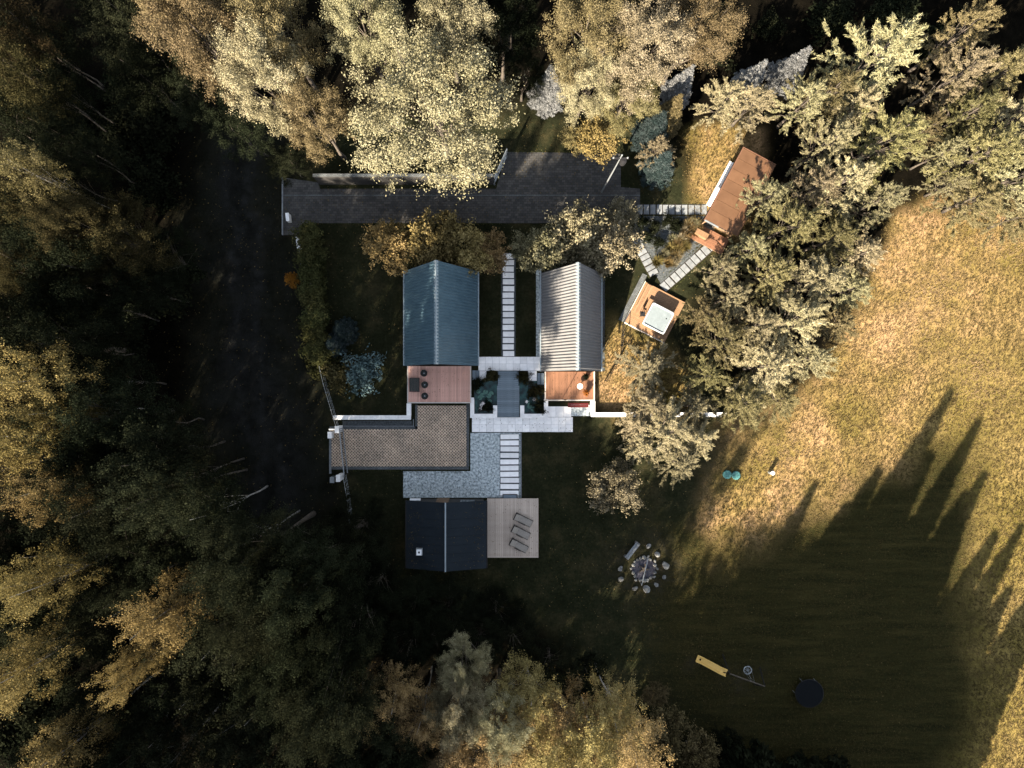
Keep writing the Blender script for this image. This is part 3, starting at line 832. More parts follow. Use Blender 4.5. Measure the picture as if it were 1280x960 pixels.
def trunk_mesh(name, h, r0, C, m, seed, nl=12, bend=.3, top=.8, lr=.35):
    r = random.Random(seed)
    mb = MB()
    px_, py_ = 0, 0; pts = []
    for i in range(8):
        t = i / 7; pts.append((px_, py_, h * top * t)); px_ += r.uniform(-bend, bend) * .5; py_ += r.uniform(-bend, bend) * .5
    rads = [r0 * (1.35 if i == 0 else 1 - .8 * i / 7) for i in range(8)]
    mb.tube(pts, rads, 8)
    if C is not None:
        idx = list(range(len(C))); r.shuffle(idx)
        for k in idx[:nl]:
            x, y, z = C[k][:3]
            i = r.randint(2, 5)
            zb = pts[i][2]
            if zb > z: i = 2; zb = pts[2][2]
            s = Vector(pts[i]); e = Vector((x, y, z)); mid = s.lerp(e, .5) + Vector((0, 0, .08 * h * r.random()))
            mb.tube([s, mid, e], [rads[i] * lr * 1.2, rads[i] * lr * .8, rads[i] * .08], 5, cap=False)
    return mb.mesh(name, m, True)

PROTO = {}
def reg(key, h, r, crown, trunk, zfrac): PROTO.setdefault(key, []).append(dict(h=h, r=r, crown=crown, trunk=trunk, zf=zfrac))

for s in range(4):      # broadleaf crowns
    v, f, T, C = clump_crown(100 + s, 5.0, 9.3, 4.6, 270, 195, .064, (.06, .145), -.3, .74, jag=.32, nb=19, bs=.155)
    reg('broad', 14, 5.0, leaf_mesh('crown', v, f, M['leaf_pale'], s, T), trunk_mesh('trunk', 14, .32, C, M['bark'], s, 16), .72)
for s in range(3):      # birch: loose fine foliage hanging in veils, white stem
    v, f, T, C = clump_crown(200 + s, 3.3, 12.6, 5.4, 170, 105, .072, (.07, .16), -.75, .45, .5, .8, .9, .3, 1.4, 16, .19)
    reg('birch', 18, 3.3, leaf_mesh('crown', v, f, M['leaf_olive'], 20 + s, T), trunk_mesh('trunk', 18, .095, C, M['birch_bark'], 20 + s, 14, .5, .93, .2), .72)
for s in range(4):      # pine: shoots radiating from whorls
    r = np.random.default_rng(300 + s)
    Pp, Nn, Ax, T = [], [], [], []
    mb = []
    nb = 64
    for k in range(nb):
        t = k / nb
        z = 3.0 + 6.3 * t
        az = k * 2.399 + r.normal(0, .25)
        reach = 2.95 * (1 - .78 * t ** 1.6) * r.uniform(.62, 1.1) * (1 + .18 * sin(3 * az + s))
        el = .12 + .8 * t + r.normal(0, .1)
        dirv = np.array([cos(az) * cos(el), sin(az) * cos(el), sin(el)])
        tn = r.random()
        for j in range(int(5 + 7 * reach / 2.9)):
            u = .3 + .7 * r.random() ** .7
            base = np.array([0, 0, z]) + dirv * reach * u
            sd_ = dirv + r.normal(0, .42, 3) + np.array([0, 0, .3]); sd_ /= np.linalg.norm(sd_)
            ln = r.uniform(.35, .75)
            n = 26
            w_ = r.random(n)
            p = base + sd_ * (w_ * ln)[:, None] + r.normal(0, .045, (n, 3))
            Pp.append(p); Nn.append(r.normal(0, .6, (n, 3)) + np.array([0, 0, .7]))
            Ax.append(np.tile(sd_, (n, 1)) + r.normal(0, .45, (n, 3))); T.append(np.full(n, .4 * tn + .6 * r.random()))
        mb.append((dirv * reach + np.array([0, 0, z])))
    Pp, Nn, Ax, T = map(np.concatenate, (Pp, Nn, Ax, T))
    v, f = leaves(Pp, Nn, .135, .17, .3, 300 + s, 0, Ax, False)
    reg('pine', 10, 2.8, leaf_mesh('crown', v, f, M['leaf_pine'], 30 + s, T),
        trunk_mesh('trunk', 10, .16, np.array([np.append(x, 0) for x in mb]), M['bark'], 30 + s, 30, .15, .95, .3), .6)
for s in range(3):      # spruce: tiers of flat fronds
    r = np.random.default_rng(400 + s)
    Pp, Nn, Ax, T = [], [], [], []
    tiers = 15
    for k in range(tiers):
        t = k / (tiers - 1); z = .8 + 8.0 * t
        nf = int(13 - 8 * t)
        for j in range(nf):
            az = 2 * pi * j / nf + k * .7 + r.normal(0, .12)
            reach = (1.75 * (1 - t) + .12) * r.uniform(.82, 1.1)
            n = int(26 + 110 * reach)
            u = r.random(n) ** .6; side = r.normal(0, 1, n) * (.09 + .16 * (1 - u) * reach)
            dx, dy = cos(az), sin(az)
            p = np.stack([dx * u * reach - dy * side, dy * u * reach + dx * side, z + .15 * u * reach - .1 * np.abs(side) + r.normal(0, .05, n)], 1)
            Pp.append(p); Nn.append(np.tile([0, 0, 1.0], (n, 1)))
            sg = np.sign(side)[:, None]
            Ax.append(np.array([dx, dy, .2]) + sg * np.array([-dy, dx, 0]) * .7); T.append(np.full(n, r.random()))
    Pp, Nn, Ax, T = map(np.concatenate, (Pp, Nn, Ax, T))
    v, f = leaves(Pp, Nn, .10, .32, .45, 400 + s, 0, Ax)
    reg('spruce', 9, 1.8, leaf_mesh('crown', v, f, M['leaf_silver'], 40 + s, T), trunk_mesh('trunk', 9, .14, None, M['bark'], 40 + s, 0, .02, .97), .5)
for s in range(2):      # tall forest spruce
    r = np.random.default_rng(450 + s)
    Pp, Nn, Ax, T = [], [], [], []
    tiers = 44
    for k in range(tiers):
        t = k / (tiers - 1); z = 1.6 + 18.2 * t
        nf = int(15 - 9 * t)
        for j in range(nf):
            az = 2 * pi * j / nf + k * .7 + r.normal(0, .2)
            reach = (3.0 * (1 - t) ** .85 + .12) * r.uniform(.7, 1.12)
            n = int(10 + 24 * reach)
            u = r.random(n) ** .6; side = r.normal(0, 1, n) * (.16 + .2 * (1 - u) * reach)
            dx, dy = cos(az), sin(az)
            Pp.append(np.stack([dx * u * reach - dy * side, dy * u * reach + dx * side, z - .22 * u * reach - .2 * np.abs(side) + r.normal(0, .12, n)], 1))
            Nn.append(np.tile([0, 0, 1.0], (n, 1))); Ax.append(np.tile([dx, dy, -.1], (n, 1))); T.append(np.full(n, r.random()))
    Pp, Nn, Ax, T = map(np.concatenate, (Pp, Nn, Ax, T))
    v, f = leaves(Pp, Nn, .26, .42, .5, 450 + s, 0, Ax)
    reg('tallspruce', 20, 3.0, leaf_mesh('crown', v, f, M['leaf_green'], 45 + s, T), trunk_mesh('trunk', 20, .26, None, M['bark'], 45 + s, 0, .02, .97), .5)
for s in range(3):      # shrub or small garden tree
    v, f, T, C = clump_crown(500 + s, 2.2, 2.3, 1.5, 140, 64, .084, (.08, .19), -.5, .6, jag=.35, nb=14, bs=.17)
    reg('shrub', 3.9, 2.2, leaf_mesh('crown', v, f, M['leaf_pale'], 50 + s, T), trunk_mesh('trunk', 3.9, .07, C, M['bark'], 50 + s, 14, .12, .7), .65)
for s in range(2):      # round small bush down to the ground
    v, f, T, C = clump_crown(600 + s, .9, .62, .62, 26, 90, .075, (.25, .42), -.6, .45, jag=.2)
    reg('bush', 1.3, .9, leaf_mesh('crown', v, f, M['leaf_green'], 60 + s, T), trunk_mesh('trunk', 1.3, .04, C, M['bark'], 60 + s, 8, .05, .6), .5)
for s in range(2):      # hedge conifer: tight column
    v, f, T, C = clump_crown(700 + s, .62, 1.5, 1.6, 40, 90, .07, (.25, .45), -.9, .55, .45, 0, .6, .15, 1.3)
    reg('column', 3.1, .62, leaf_mesh('crown', v, f, M['leaf_thuja'], 70 + s, T), trunk_mesh('trunk', 3.1, .06, None, M['bark'], 70 + s, 0, .02, .85), .5)
for s in range(2):      # tuft of tall ornamental grass
    r = np.random.default_rng(800 + s)
    n = 420
    az = r.uniform(0, 2 * pi, n); ln = r.uniform(.05, .5, n)
    base = np.stack([np.cos(az) * .12 * r.random(n), np.sin(az) * .12 * r.random(n), np.zeros(n)], 1)
    tip = np.stack([np.cos(az) * ln, np.sin(az) * ln, r.uniform(.4, .95, n) - ln * .4], 1)
    wv = np.stack([-np.sin(az), np.cos(az), np.zeros(n)], 1) * .022
    v = np.stack([base - wv, base + wv, tip], 1).reshape(-1, 3)
    reg('tuft', .9, .5, leaf_mesh('blades', v, np.arange(n * 3).reshape(-1, 3), M['leaf_gold'], 80 + s), None, .4)

NAMES = dict(broad='broadleaf_tree', birch='birch_tree', pine='pine_tree', spruce='spruce_tree', shrub='garden_tree', bush='bush', column='hedge_conifer', tuft='ornamental_grass')
CATS = dict(broad='tree', birch='tree', pine='tree', spruce='tree', shrub='tree', bush='bush', column='hedge plant', tuft='grass tuft')
_ct = {}
def plant(sp, px, py, rpx, h, leaf, label, group=None, name=None, cat=None, at=None):
    """a plant whose crown shows at pixel (px, py) with radius rpx; its distance comes from its height above the ground"""
    i = _ct.get(sp, 0); _ct[sp] = i + 1
    pr = PROTO[sp][i % len(PROTO[sp])]
    zc = pr['zf'] * h
    p = P(px, py, zc); rm = rpx * (H - zc) / F
    o = thing(name or NAMES[sp], (p.x, p.y, 0), label, cat or CATS[sp], group, rnd.uniform(0, 2 * pi))
    s = rm / pr['r']; o.scale = (s * rnd.uniform(.93, 1.07), s * rnd.uniform(.93, 1.07), h / pr['h'])
    if pr['trunk'] is not None: put('trunk', pr['trunk'], (0, 0, 0), o, m=M['bark'] if sp == 'birch' and leaf in ('leaf_green', 'leaf_brown') and 'white-stemmed' not in label else None)
    put('crown' if sp != 'tuft' else 'blades', pr['crown'], (0, 0, 0), o, m=M[leaf])
    return o

# ------------------------------------------------------------------ trees
def grove(items, label, group):
    for it in items:
        lb, gr = label, group
        if lb is None:      # the dark south-west wood, told apart by what each tree stands beside
            if it[1] > 180: lb, gr = 'dark shaded birch on the lane side of the golden south-west crowns', 'dark birches on the lane side'
            elif it[2] < 660: lb, gr = 'dark shaded birch beside the golden birches of the west edge', 'dark birches beside the west edge'
            elif it[2] < 860: lb, gr = 'dark shaded birch between two golden south-west crowns', 'dark birches between golden crowns'
            else: lb, gr = 'dark shaded birch at the lowest corner of the south-west wood', 'dark birches at the wood corner'
        plant(*it, lb, gr)

plant('broad', 545, 132, 102, 15.5, 'leaf_pale', 'largest round pale-leaved tree overhanging the dark upper driveway wall')
grove([('broad', 250, 40, 62, 17, 'leaf_mid'), ('broad', 345, 30, 55, 16, 'leaf_mid'), ('broad', 195, -18, 50, 17, 'leaf_mid')],
      'tall tan sunlit tree in the wood above the upper lane end', 'tan trees above the lane end')
plant('broad', 322, 92, 58, 16, 'leaf_pale', 'pale sunlit tree between the tan trees and the dark lane-end trees')
plant('broad', 395, 145, 46, 13, 'leaf_mid', 'tan tree overhanging the left end of the dark boarded wall')
grove([('broad', 452, 28, 55, 16, 'leaf_pale'), ('broad', 560, 8, 52, 16, 'leaf_pale')],
      'pale sunlit tree directly behind the largest round pale tree', 'sunlit trees behind the largest tree')
grove([('broad', 735, 32, 58, 15, 'leaf_mid'), ('broad', 805, 55, 60, 15, 'leaf_pale'), ('broad', 872, 28, 44, 14, 'leaf_mid'),
       ('broad', 735, 100, 42, 11, 'leaf_pale'), ('broad', 785, 118, 40, 10, 'leaf_mid')],
      'sunlit broadleaf tree between the silver spruces north of the apron', 'sunlit trees north of the apron')
grove([('broad', 630, 40, 44, 11, 'leaf_green'), ('broad', 655, 92, 28, 7, 'leaf_green'), ('broad', 640, -10, 50, 12, 'leaf_green')],
      'dark green tree in the gap between two sunlit crowns', 'dark trees between sunlit crowns')
plant('shrub', 752, 166, 34, 3.6, 'leaf_gold', 'golden leaved bush at upper edge of the dark apron')
plant('shrub', 715, 172, 18, 2.2, 'leaf_olive', 'small olive bush beside the golden bush above the apron')
grove([('spruce', 685, 108, 23, 7.0, 'leaf_silver'), ('spruce', 852, 105, 21, 6.5, 'leaf_silver'), ('spruce', 940, 98, 22, 6.0, 'leaf_silver'), ('spruce', 990, 84, 23, 6.5, 'leaf_silver')],
      'silvery white spruce standing out among yellowish crowns', 'silver spruces along the north edge')
grove([('spruce', 818, 160, 25, 6.5, 'leaf_darkblue'), ('spruce', 826, 205, 24, 5.5, 'leaf_darkblue'), ('pine', 822, 190, 22, 5.0, 'leaf_pine'), ('spruce', 838, 140, 22, 6.5, 'leaf_olive')],
      'dark bluish spruce beside the sunlit lawn of the garden house', 'dark spruces by the garden house lawn')
# pale thicket right of the garden house
def pines(lst, label, group=None): grove([('pine', x, y, r, h, 'leaf_pine2' if (int(x) * 7 + int(y)) % 5 < 1 else 'leaf_pine') for x, y, r, h in lst], label, group)
pines([(1090, 78, 58, 12)], 'broadest spiky pine crown beside the silver spruces')
pines([(1100, 180, 52, 11)], 'large spiky pine below the broadest pine crown')
pines([(905, 128, 32, 6.5), (936, 134, 34, 6.5), (1003, 130, 34, 8)], 'spiky pine between silver spruces and the brown-roofed garden house', 'pines above the garden house')
pines([(957, 248, 30, 7), (1016, 236, 34, 8)], 'spiky pine reaching over the brown roof of the garden house', 'pines over the garden house roof')
pines([(1032, 182, 36, 9), (1035, 120, 36, 9), (1062, 140, 34, 9), (1050, 232, 42, 9.5), (1092, 255, 34, 9), (1150, 165, 24, 7)],
      'spiky pine deep in the thicket east of the garden house', 'pines deep in the east thicket')
pines([(1195, 45, 36, 10), (1190, 98, 38, 10), (1240, 100, 42, 10), (1205, 145, 38, 9), (1262, 150, 44, 10)], 'golden pale pine by the dark clearing north of the meadow', 'pines by the dark clearing')
pines([(1175, 192, 26, 6.5), (1225, 195, 46, 9), (1270, 222, 48, 9), (1215, 250, 42, 6), (1265, 275, 34, 4.5), (1185, 232, 26, 5)], 'low pale pine bordering the northern corner of the meadow', 'pines at the north corner of the meadow')
pines([(937, 312, 26, 6.5), (903, 338, 24, 6.5), (880, 395, 26, 5), (912, 372, 34, 6), (900, 425, 40, 6.5)], 'pale spiky pine beside the diagonal slab path and hot tub', 'pines beside hot tub and slab path')
pines([(985, 285, 42, 8.5), (1035, 300, 36, 8), (960, 345, 38, 7.5), (1015, 352, 44, 8), (990, 402, 46, 8), (945, 408, 34, 7), (955, 458, 46, 7)], 'pale spiky pine in the middle of the thicket beyond the hot tub', 'pines in the middle of the thicket')
pines([(1074, 318, 32, 6.5), (1062, 362, 28, 5.5), (1045, 405, 28, 5), (1012, 450, 34, 5), (975, 500, 30, 4)], 'low pale pine along the thicket edge facing the dry meadow', 'pines along the meadow edge')
pines([(880, 470, 32, 5), (925, 505, 40, 5.5)], 'spiky pine standing above the far end of the white garden wall', 'pines at the far wall end')
plant('pine', 808, 462, 36, 2.6, 'leaf_pine', 'low feathery shrub just below the hot tub deck', name='feathery_shrub', cat='shrub')
grove([('pine', 795, 532, 26, 4.2, 'leaf_pine'), ('pine', 832, 538, 46, 6.0, 'leaf_pine'), ('pine', 848, 580, 30, 5.0, 'leaf_pine'), ('pine', 868, 508, 28, 4.5, 'leaf_pine'), ('pine', 812, 508, 30, 4.6, 'leaf_pine'), ('pine', 872, 548, 30, 5.0, 'leaf_pine'), ('pine', 800, 556, 26, 4.2, 'leaf_pine')],
      'pale feathery tree growing over the long white garden wall', 'feathery trees over the white wall')
plant('shrub', 771, 612, 32, 4.4, 'leaf_pale', 'small pale-leaved tree standing alone on shaded lawn')
# garden trees against the cabins
grove([('shrub', 487, 308, 34, 4.4, 'leaf_straw'), ('shrub', 540, 303, 40, 4.8, 'leaf_straw'), ('shrub', 585, 318, 34, 4.2, 'leaf_straw'), ('shrub', 612, 314, 26, 4.0, 'leaf_straw')],
      'garden tree at north gable of the blue-grey cabin', 'trees at the blue-grey cabin')
grove([('shrub', 680, 310, 36, 5.4, 'leaf_pale'), ('shrub', 722, 296, 40, 5.4, 'leaf_pale'), ('shrub', 762, 306, 36, 5.4, 'leaf_pale'), ('shrub', 742, 322, 32, 4.0, 'leaf_pale'), ('shrub', 775, 272, 24, 3.6, 'leaf_pale')],
      'pale sunlit garden tree at north gable of the half-lit cabin', 'trees at the half-lit cabin')
# west wood
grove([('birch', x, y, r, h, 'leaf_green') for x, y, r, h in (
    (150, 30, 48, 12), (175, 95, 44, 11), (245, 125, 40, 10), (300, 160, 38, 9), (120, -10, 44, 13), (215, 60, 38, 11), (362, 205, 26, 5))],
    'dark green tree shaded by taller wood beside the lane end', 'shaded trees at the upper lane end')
grove([('birch', x, y, r, h, 'leaf_olive') for x, y, r, h in (
    (28, 212, 40, 19),)],
    'olive birch with partly lit crown in the north-west wood', None)
grove([('birch', x, y, r, h, 'leaf_brown') for x, y, r, h in ((12, 22, 44, 17), (22, 95, 44, 17), (-20, 60, 46, 18), (-25, 250, 46, 18))],
    'brown-green birch in the far corner of the north-west wood', 'brown birches in the north-west wood')
grove([('birch', x, y, r, h, 'leaf_green') for x, y, r, h in (
    (20, 155, 38, 13), (68, 165, 36, 12), (85, 225, 36, 11), (60, 60, 40, 12), (75, 110, 36, 12), (120, 200, 32, 9), (40, 290, 40, 12), (15, 400, 44, 13), (85, 405, 38, 11), (140, 390, 36, 10), (190, 365, 34, 9), (120, 440, 34, 10))],
    'dark understorey tree in the shaded north-west wood', 'dark understorey trees in the north-west wood')
grove([('broad', x, y, r, h, 'leaf_brown') for x, y, r, h in (
    (95, 282, 40, 17), (150, 300, 52, 14), (40, 345, 40, 15), (110, 345, 38, 12))],
    'dark olive broadleaf tree in the western wood beside the lane', 'broadleaf trees in the west wood')
plant('broad', 205, 320, 34, 8, 'leaf_green', 'dark broadleaf tree leaning out towards the lane')
plant('shrub', 365, 350, 9, 1.6, 'leaf_orange', 'small orange-leaved bush at the lane side of the hedge')
grove([('birch', x, y, r, h, 'leaf_gold') for x, y, r, h in (
    (48, 478, 50, 19), (25, 548, 50, 19), (80, 520, 36, 17), (75, 615, 38, 19), (-30, 470, 50, 19), (-30, 590, 50, 18))],
    'golden birch with white limbs at western edge of the wood', 'golden birches at the west edge')
grove([('birch', x, y, r, h, 'leaf_gold') for x, y, r, h in (
    (62, 722, 42, 20), (210, 765, 46, 20.5), (170, 834, 32, 19), (30, 835, 46, 19), (75, 945, 50, 19))],
    'golden lit birch standing above the dark south-west wood', 'golden birches of the south-west wood')
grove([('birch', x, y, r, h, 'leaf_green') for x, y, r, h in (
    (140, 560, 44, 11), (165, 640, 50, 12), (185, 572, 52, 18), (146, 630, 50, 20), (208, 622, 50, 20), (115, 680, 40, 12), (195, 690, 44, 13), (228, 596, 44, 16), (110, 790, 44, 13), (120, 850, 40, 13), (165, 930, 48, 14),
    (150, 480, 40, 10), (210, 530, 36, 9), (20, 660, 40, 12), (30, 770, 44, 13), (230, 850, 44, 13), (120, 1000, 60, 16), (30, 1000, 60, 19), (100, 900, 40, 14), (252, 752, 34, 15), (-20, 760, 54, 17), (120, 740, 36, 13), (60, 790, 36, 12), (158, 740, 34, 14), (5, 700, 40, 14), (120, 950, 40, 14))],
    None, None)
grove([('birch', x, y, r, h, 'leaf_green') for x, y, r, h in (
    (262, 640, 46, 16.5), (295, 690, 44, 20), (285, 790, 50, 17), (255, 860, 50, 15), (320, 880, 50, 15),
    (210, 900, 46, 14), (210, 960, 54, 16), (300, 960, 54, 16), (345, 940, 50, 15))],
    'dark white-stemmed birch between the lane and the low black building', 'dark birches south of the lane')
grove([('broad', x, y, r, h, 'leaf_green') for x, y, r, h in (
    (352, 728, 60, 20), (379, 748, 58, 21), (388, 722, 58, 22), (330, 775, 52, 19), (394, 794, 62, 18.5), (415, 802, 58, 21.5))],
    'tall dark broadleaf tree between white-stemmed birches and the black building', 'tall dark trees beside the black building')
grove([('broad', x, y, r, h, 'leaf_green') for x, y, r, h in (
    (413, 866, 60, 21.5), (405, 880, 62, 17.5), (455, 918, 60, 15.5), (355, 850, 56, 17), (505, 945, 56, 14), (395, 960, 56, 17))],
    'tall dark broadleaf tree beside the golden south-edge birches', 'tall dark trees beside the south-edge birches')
# south edge
grove([('broad', x, y, r, h, 'leaf_green') for x, y, r, h in (
    (450, 655, 40, 6.5), (440, 700, 40, 9), (470, 735, 40, 9), (560, 762, 46, 4.2), (520, 752, 36, 4.5), (620, 765, 34, 3.6), (510, 810, 42, 9), (415, 690, 40, 12), (545, 800, 38, 6))],
    'dark leafy tree crowding the low black building', 'dark trees round the low black building')
grove([('broad', x, y, r, h, 'leaf_green') for x, y, r, h in ((640, 800, 34, 4.0), (690, 832, 34, 5.0), (600, 795, 34, 4.5), (722, 862, 28, 4.0))],
    'low dark leafy tree where golden birches meet the shaded lawn', 'low dark trees at the lawn edge')
grove([('broad', x, y, r, h, 'leaf_pale') for x, y, r, h in ((578, 832, 30, 11.5), (575, 886, 42, 13), (625, 908, 40, 13.5))],
      'pale broadleaf tree among golden birches at south edge', 'pale trees at the south edge')
grove([('birch', x, y, r, h, 'leaf_straw') for x, y, r, h in (
    (495, 866, 34, 13.5), (455, 885, 30, 15), (525, 900, 34, 13), (660, 868, 44, 11), (708, 905, 48, 12), (650, 930, 48, 11.5), (745, 938, 50, 16), (768, 895, 40, 13), (600, 950, 50, 14), (700, 965, 50, 16), (790, 940, 46, 17))],
      'golden birch crown at the south edge of the shaded lawn', 'golden birches at the south edge')
grove([('shrub', 830, 925, 34, 4.5, 'leaf_olive'), ('shrub', 790, 955, 36, 5, 'leaf_olive'), ('shrub', 870, 950, 34, 4.5, 'leaf_olive'), ('shrub', 905, 930, 22, 3.0, 'leaf_green'), ('shrub', 735, 845, 26, 3.5, 'leaf_green'), ('shrub', 820, 870, 16, 2.0, 'leaf_olive')],
      'low leafy shrub on the lawn near the yellow slide', 'shrubs near the slide')
# trees rooted just beyond the lower edge of the view; their shade lies on the lawn and the meadow
def rooted(sp, gx, gy, h, rm, leaf, label, group):
    p = P(gx, gy)
    i = _ct.get(sp, 0); _ct[sp] = i + 1; pr = PROTO[sp][i % len(PROTO[sp])]
    o = thing(NAMES[sp], (p.x, p.y, 0), label, 'tree', group, rnd.uniform(0, 6))
    s = rm / pr['r']; o.scale = (s, s, h / pr['h'])
    put('trunk', pr['trunk'], (0, 0, 0), o); put('crown', pr['crown'], (0, 0, 0), o, m=M[leaf])
NAMES['tallspruce'] = 'spruce_tree'
SHD = 'tall dark spruce beyond the lawn casting long shadow over the meadow', 'spruces beyond the south lawn'
for tx, ty, h, rm in ((1190, 486, 21, 3.0), (1225, 524, 20, 2.8), (1150, 545, 19, 3.2), (1100, 585, 18, 3.2), (1020, 604, 16, 2.4), (1232, 590, 17, 2.8),
                      (1060, 630, 16, 3.0), (980, 660, 14, 2.4), (1278, 655, 16, 2.6), (1185, 600, 18, 3.2), (1130, 640, 17, 3.4), (950, 690, 12, 2.4), (1320, 700, 16, 3.0), (1165, 565, 19, 3.4), (1208, 615, 18, 3.4), (1195, 680, 16, 3.6), (1245, 665, 16, 3.0), (1262, 735, 15, 3.2), (1225, 745, 15, 3.4), (1150, 700, 15, 3.6), (1300, 770, 13, 2.6)):
    Ls = h / math.tan(SUN_EL) * 15
    rooted('tallspruce', tx + SX * Ls, ty - SY * Ls, h, rm, 'leaf_green', *SHD)
for gx, gy, h, rm in ((555, 990, 13, 3.2), (602, 975, 12, 2.7), (700, 978, 12, 2.8), (745, 985, 12.5, 2.9), (630, 1025, 13.5, 2.9), (800, 985, 13, 3.4), (860, 990, 13, 3.6), (910, 1010, 14, 3.8), (930, 1070, 16, 4.0), (870, 1050, 16, 4.0), (1000, 1110, 16, 4.0)):
    rooted('broad', gx, gy, h, rm, 'leaf_green', 'dark broadleaf tree beyond the lawn shading the play corner', 'broadleaf trees beyond the south lawn')
for gx, gy, h, rm in ((770, 1010, 17, 3.2), (780, 1040, 18, 3.4), (830, 1060, 18, 3.4), (800, 1000, 15, 3.0), (960, 1030, 14, 3.4), (1010, 1060, 14, 3.2), (1060, 1080, 12, 3.0)):
    rooted('birch', gx, gy, h, rm, 'leaf_gold', 'golden birch rooted beyond the south lawn edge', 'birches beyond the south lawn')
rooted('broad', 392, 642, 22, 2.9, 'leaf_green', 'tall dark tree added to shade the blue-grey cabin roof', None)  # added so that its shade covers the blue-grey cabin ridge
for gx, gy, h, rm in ((215, 515, 16, 3.8), (205, 600, 17, 3.8), (172, 440, 16, 3.8), (190, 360, 15, 3.6), (240, 560, 14, 3.2)):  # added to keep sun patches off the lane and the lower wood
    rooted('broad', gx, gy, h, rm, 'leaf_green', 'dark tree added by the west wood to shade the lane', 'dark trees along the lane')
for gx, gy, h, rm in ((-70, 560, 24, 4.5), (-90, 690, 25, 4.5), (-60, 860, 24, 4.2), (-90, 960, 25, 4.5), (-80, 400, 24, 4.5), (20, 1080, 24, 4.5), (130, 1050, 25, 5), (220, 1060, 26, 5), (300, 1040, 25, 5), (380, 1050, 25, 5), (460, 1040, 22, 4.6), (180, 1120, 27, 5), (340, 1120, 27, 5)):  # out of view, added to darken the west and south-west woods with shade
    rooted('broad', gx, gy, h, rm, 'leaf_green', 'very tall unseen tree added to shade the south-west wood', 'tall trees beyond the south-west wood')
# low undergrowth in the wood
grove([('bush', rnd.uniform(5, 250), rnd.uniform(20, 450), rnd.uniform(16, 30), rnd.uniform(1.4, 2.6), 'leaf_green') for _ in range(40)],
      'low dark bush under the north-west wood beside the lane', 'undergrowth of the north-west wood')
grove([('bush', rnd.uniform(5, 250), rnd.uniform(450, 950), rnd.uniform(16, 30), rnd.uniform(1.4, 2.6), 'leaf_green') for _ in range(44)],
      'low dark bush under the golden birches of the south-west wood', 'undergrowth of the south-west wood')
grove([('bush', rnd.uniform(260, 480), rnd.uniform(640, 940), rnd.uniform(14, 24), rnd.uniform(1.2, 2.2), 'leaf_green') for _ in range(18)],
      'low dark bush under the tall dark trees near the black building', 'undergrowth near the black building')
grove([('bush', rnd.uniform(860, 1250), rnd.uniform(5, 70), rnd.uniform(14, 24), rnd.uniform(1.2, 2.2), 'leaf_green') for _ in range(14)],
      'low dark bush in the dark clearing north of the pines', 'undergrowth of the north clearing')
# hedge along the lane
for i in range(17):
    t = i / 16
    plant('column', 386 + 12 * t + rnd.uniform(-2, 2), 292 + 150 * t, 14.5, 2.6 + rnd.uniform(-.2, .3), 'leaf_thuja', 'narrow evergreen in the clipped hedge row along the lane', 'hedge row along the lane')
plant('spruce', 429, 412, 17, 3.6, 'leaf_darkblue', 'small dark blue-green spruce between hedge and pale blue shrub')
plant('spruce', 416, 430, 15, 3.0, 'leaf_darkblue', 'smallest blue-green spruce standing close to the hedge end')
plant('bush', 453, 462, 23, 2.2, 'leaf_blue', 'round pale blue shrub on the lawn left of the reddish deck')
plant('bush', 420, 470, 16, 1.5, 'leaf_olive', 'olive bush at lower end of the hedge by the wire fence')
plant('bush', 402, 452, 18, 1.6, 'leaf_thuja', 'dark bush closing the lower end of the hedge')
# planting bed
for x, y in ((804, 277), (820, 284), (836, 276), (809, 296), (824, 303), (846, 284)):
    plant('bush', x, y, 8, .8, 'leaf_green', 'small dark round bush in the grey gravel planting bed', 'round bushes in the planting bed')
for k in range(26):
    t = rnd.random(); x = 872 - 46 * t + rnd.uniform(-10, 12); y = 276 + 52 * t + rnd.uniform(-7, 10)
    plant('tuft', x, y, rnd.uniform(8, 12), rnd.uniform(.6, .95), 'leaf_gold' if k % 3 else 'leaf_pale', 'tuft of dry ornamental grass between the slab paths', 'ornamental grasses between the slab paths')

# pond plants
for x, y, r, leaf, lb in ((614, 471, 8, 'leaf_brown', 'bushy pond plant at upper left corner of boardwalk'), (656, 472, 8, 'leaf_brown', 'bushy pond plant at upper right corner of boardwalk'),
                    (598, 480, 8, 'leaf_green', 'leafy green pond plant below the terrace beside reddish deck'), (670, 488, 10, 'leaf_brown', 'spreading green pond plant below the terrace beside orange deck'), (608, 509, 8, 'leaf_green', 'dark pond plant behind the white wall by reddish deck'),
                    (674, 507, 9, 'leaf_green', 'dark pond plant behind the white wall by orange deck')):
    plant('bush', x, y, r, .75, leaf, lb, name='pond_plant', cat='pond plant')
for i, (x, y) in enumerate(((603, 494), (607, 490), (611, 495), (600, 497), (614, 492), (598, 489), (662, 508), (666, 511), (660, 503), (612, 502))):
    p = P(x, y); me = MB()
    n = 14; poly = [(0, 0)] + [(cos(.3 + k / (n - 1) * 5.7) * .2, sin(.3 + k / (n - 1) * 5.7) * .2) for k in range(n)]
    me.prism(poly, .062, .075)
    o = me.build('lily_pad', M['lily']); o.location = (p.x, p.y, .001 * i); o.rotation_euler = (0, 0, i * 1.3)
    tag(o, 'round green lily pad floating on the pond', 'lily pad', 'lily pads on the pond')
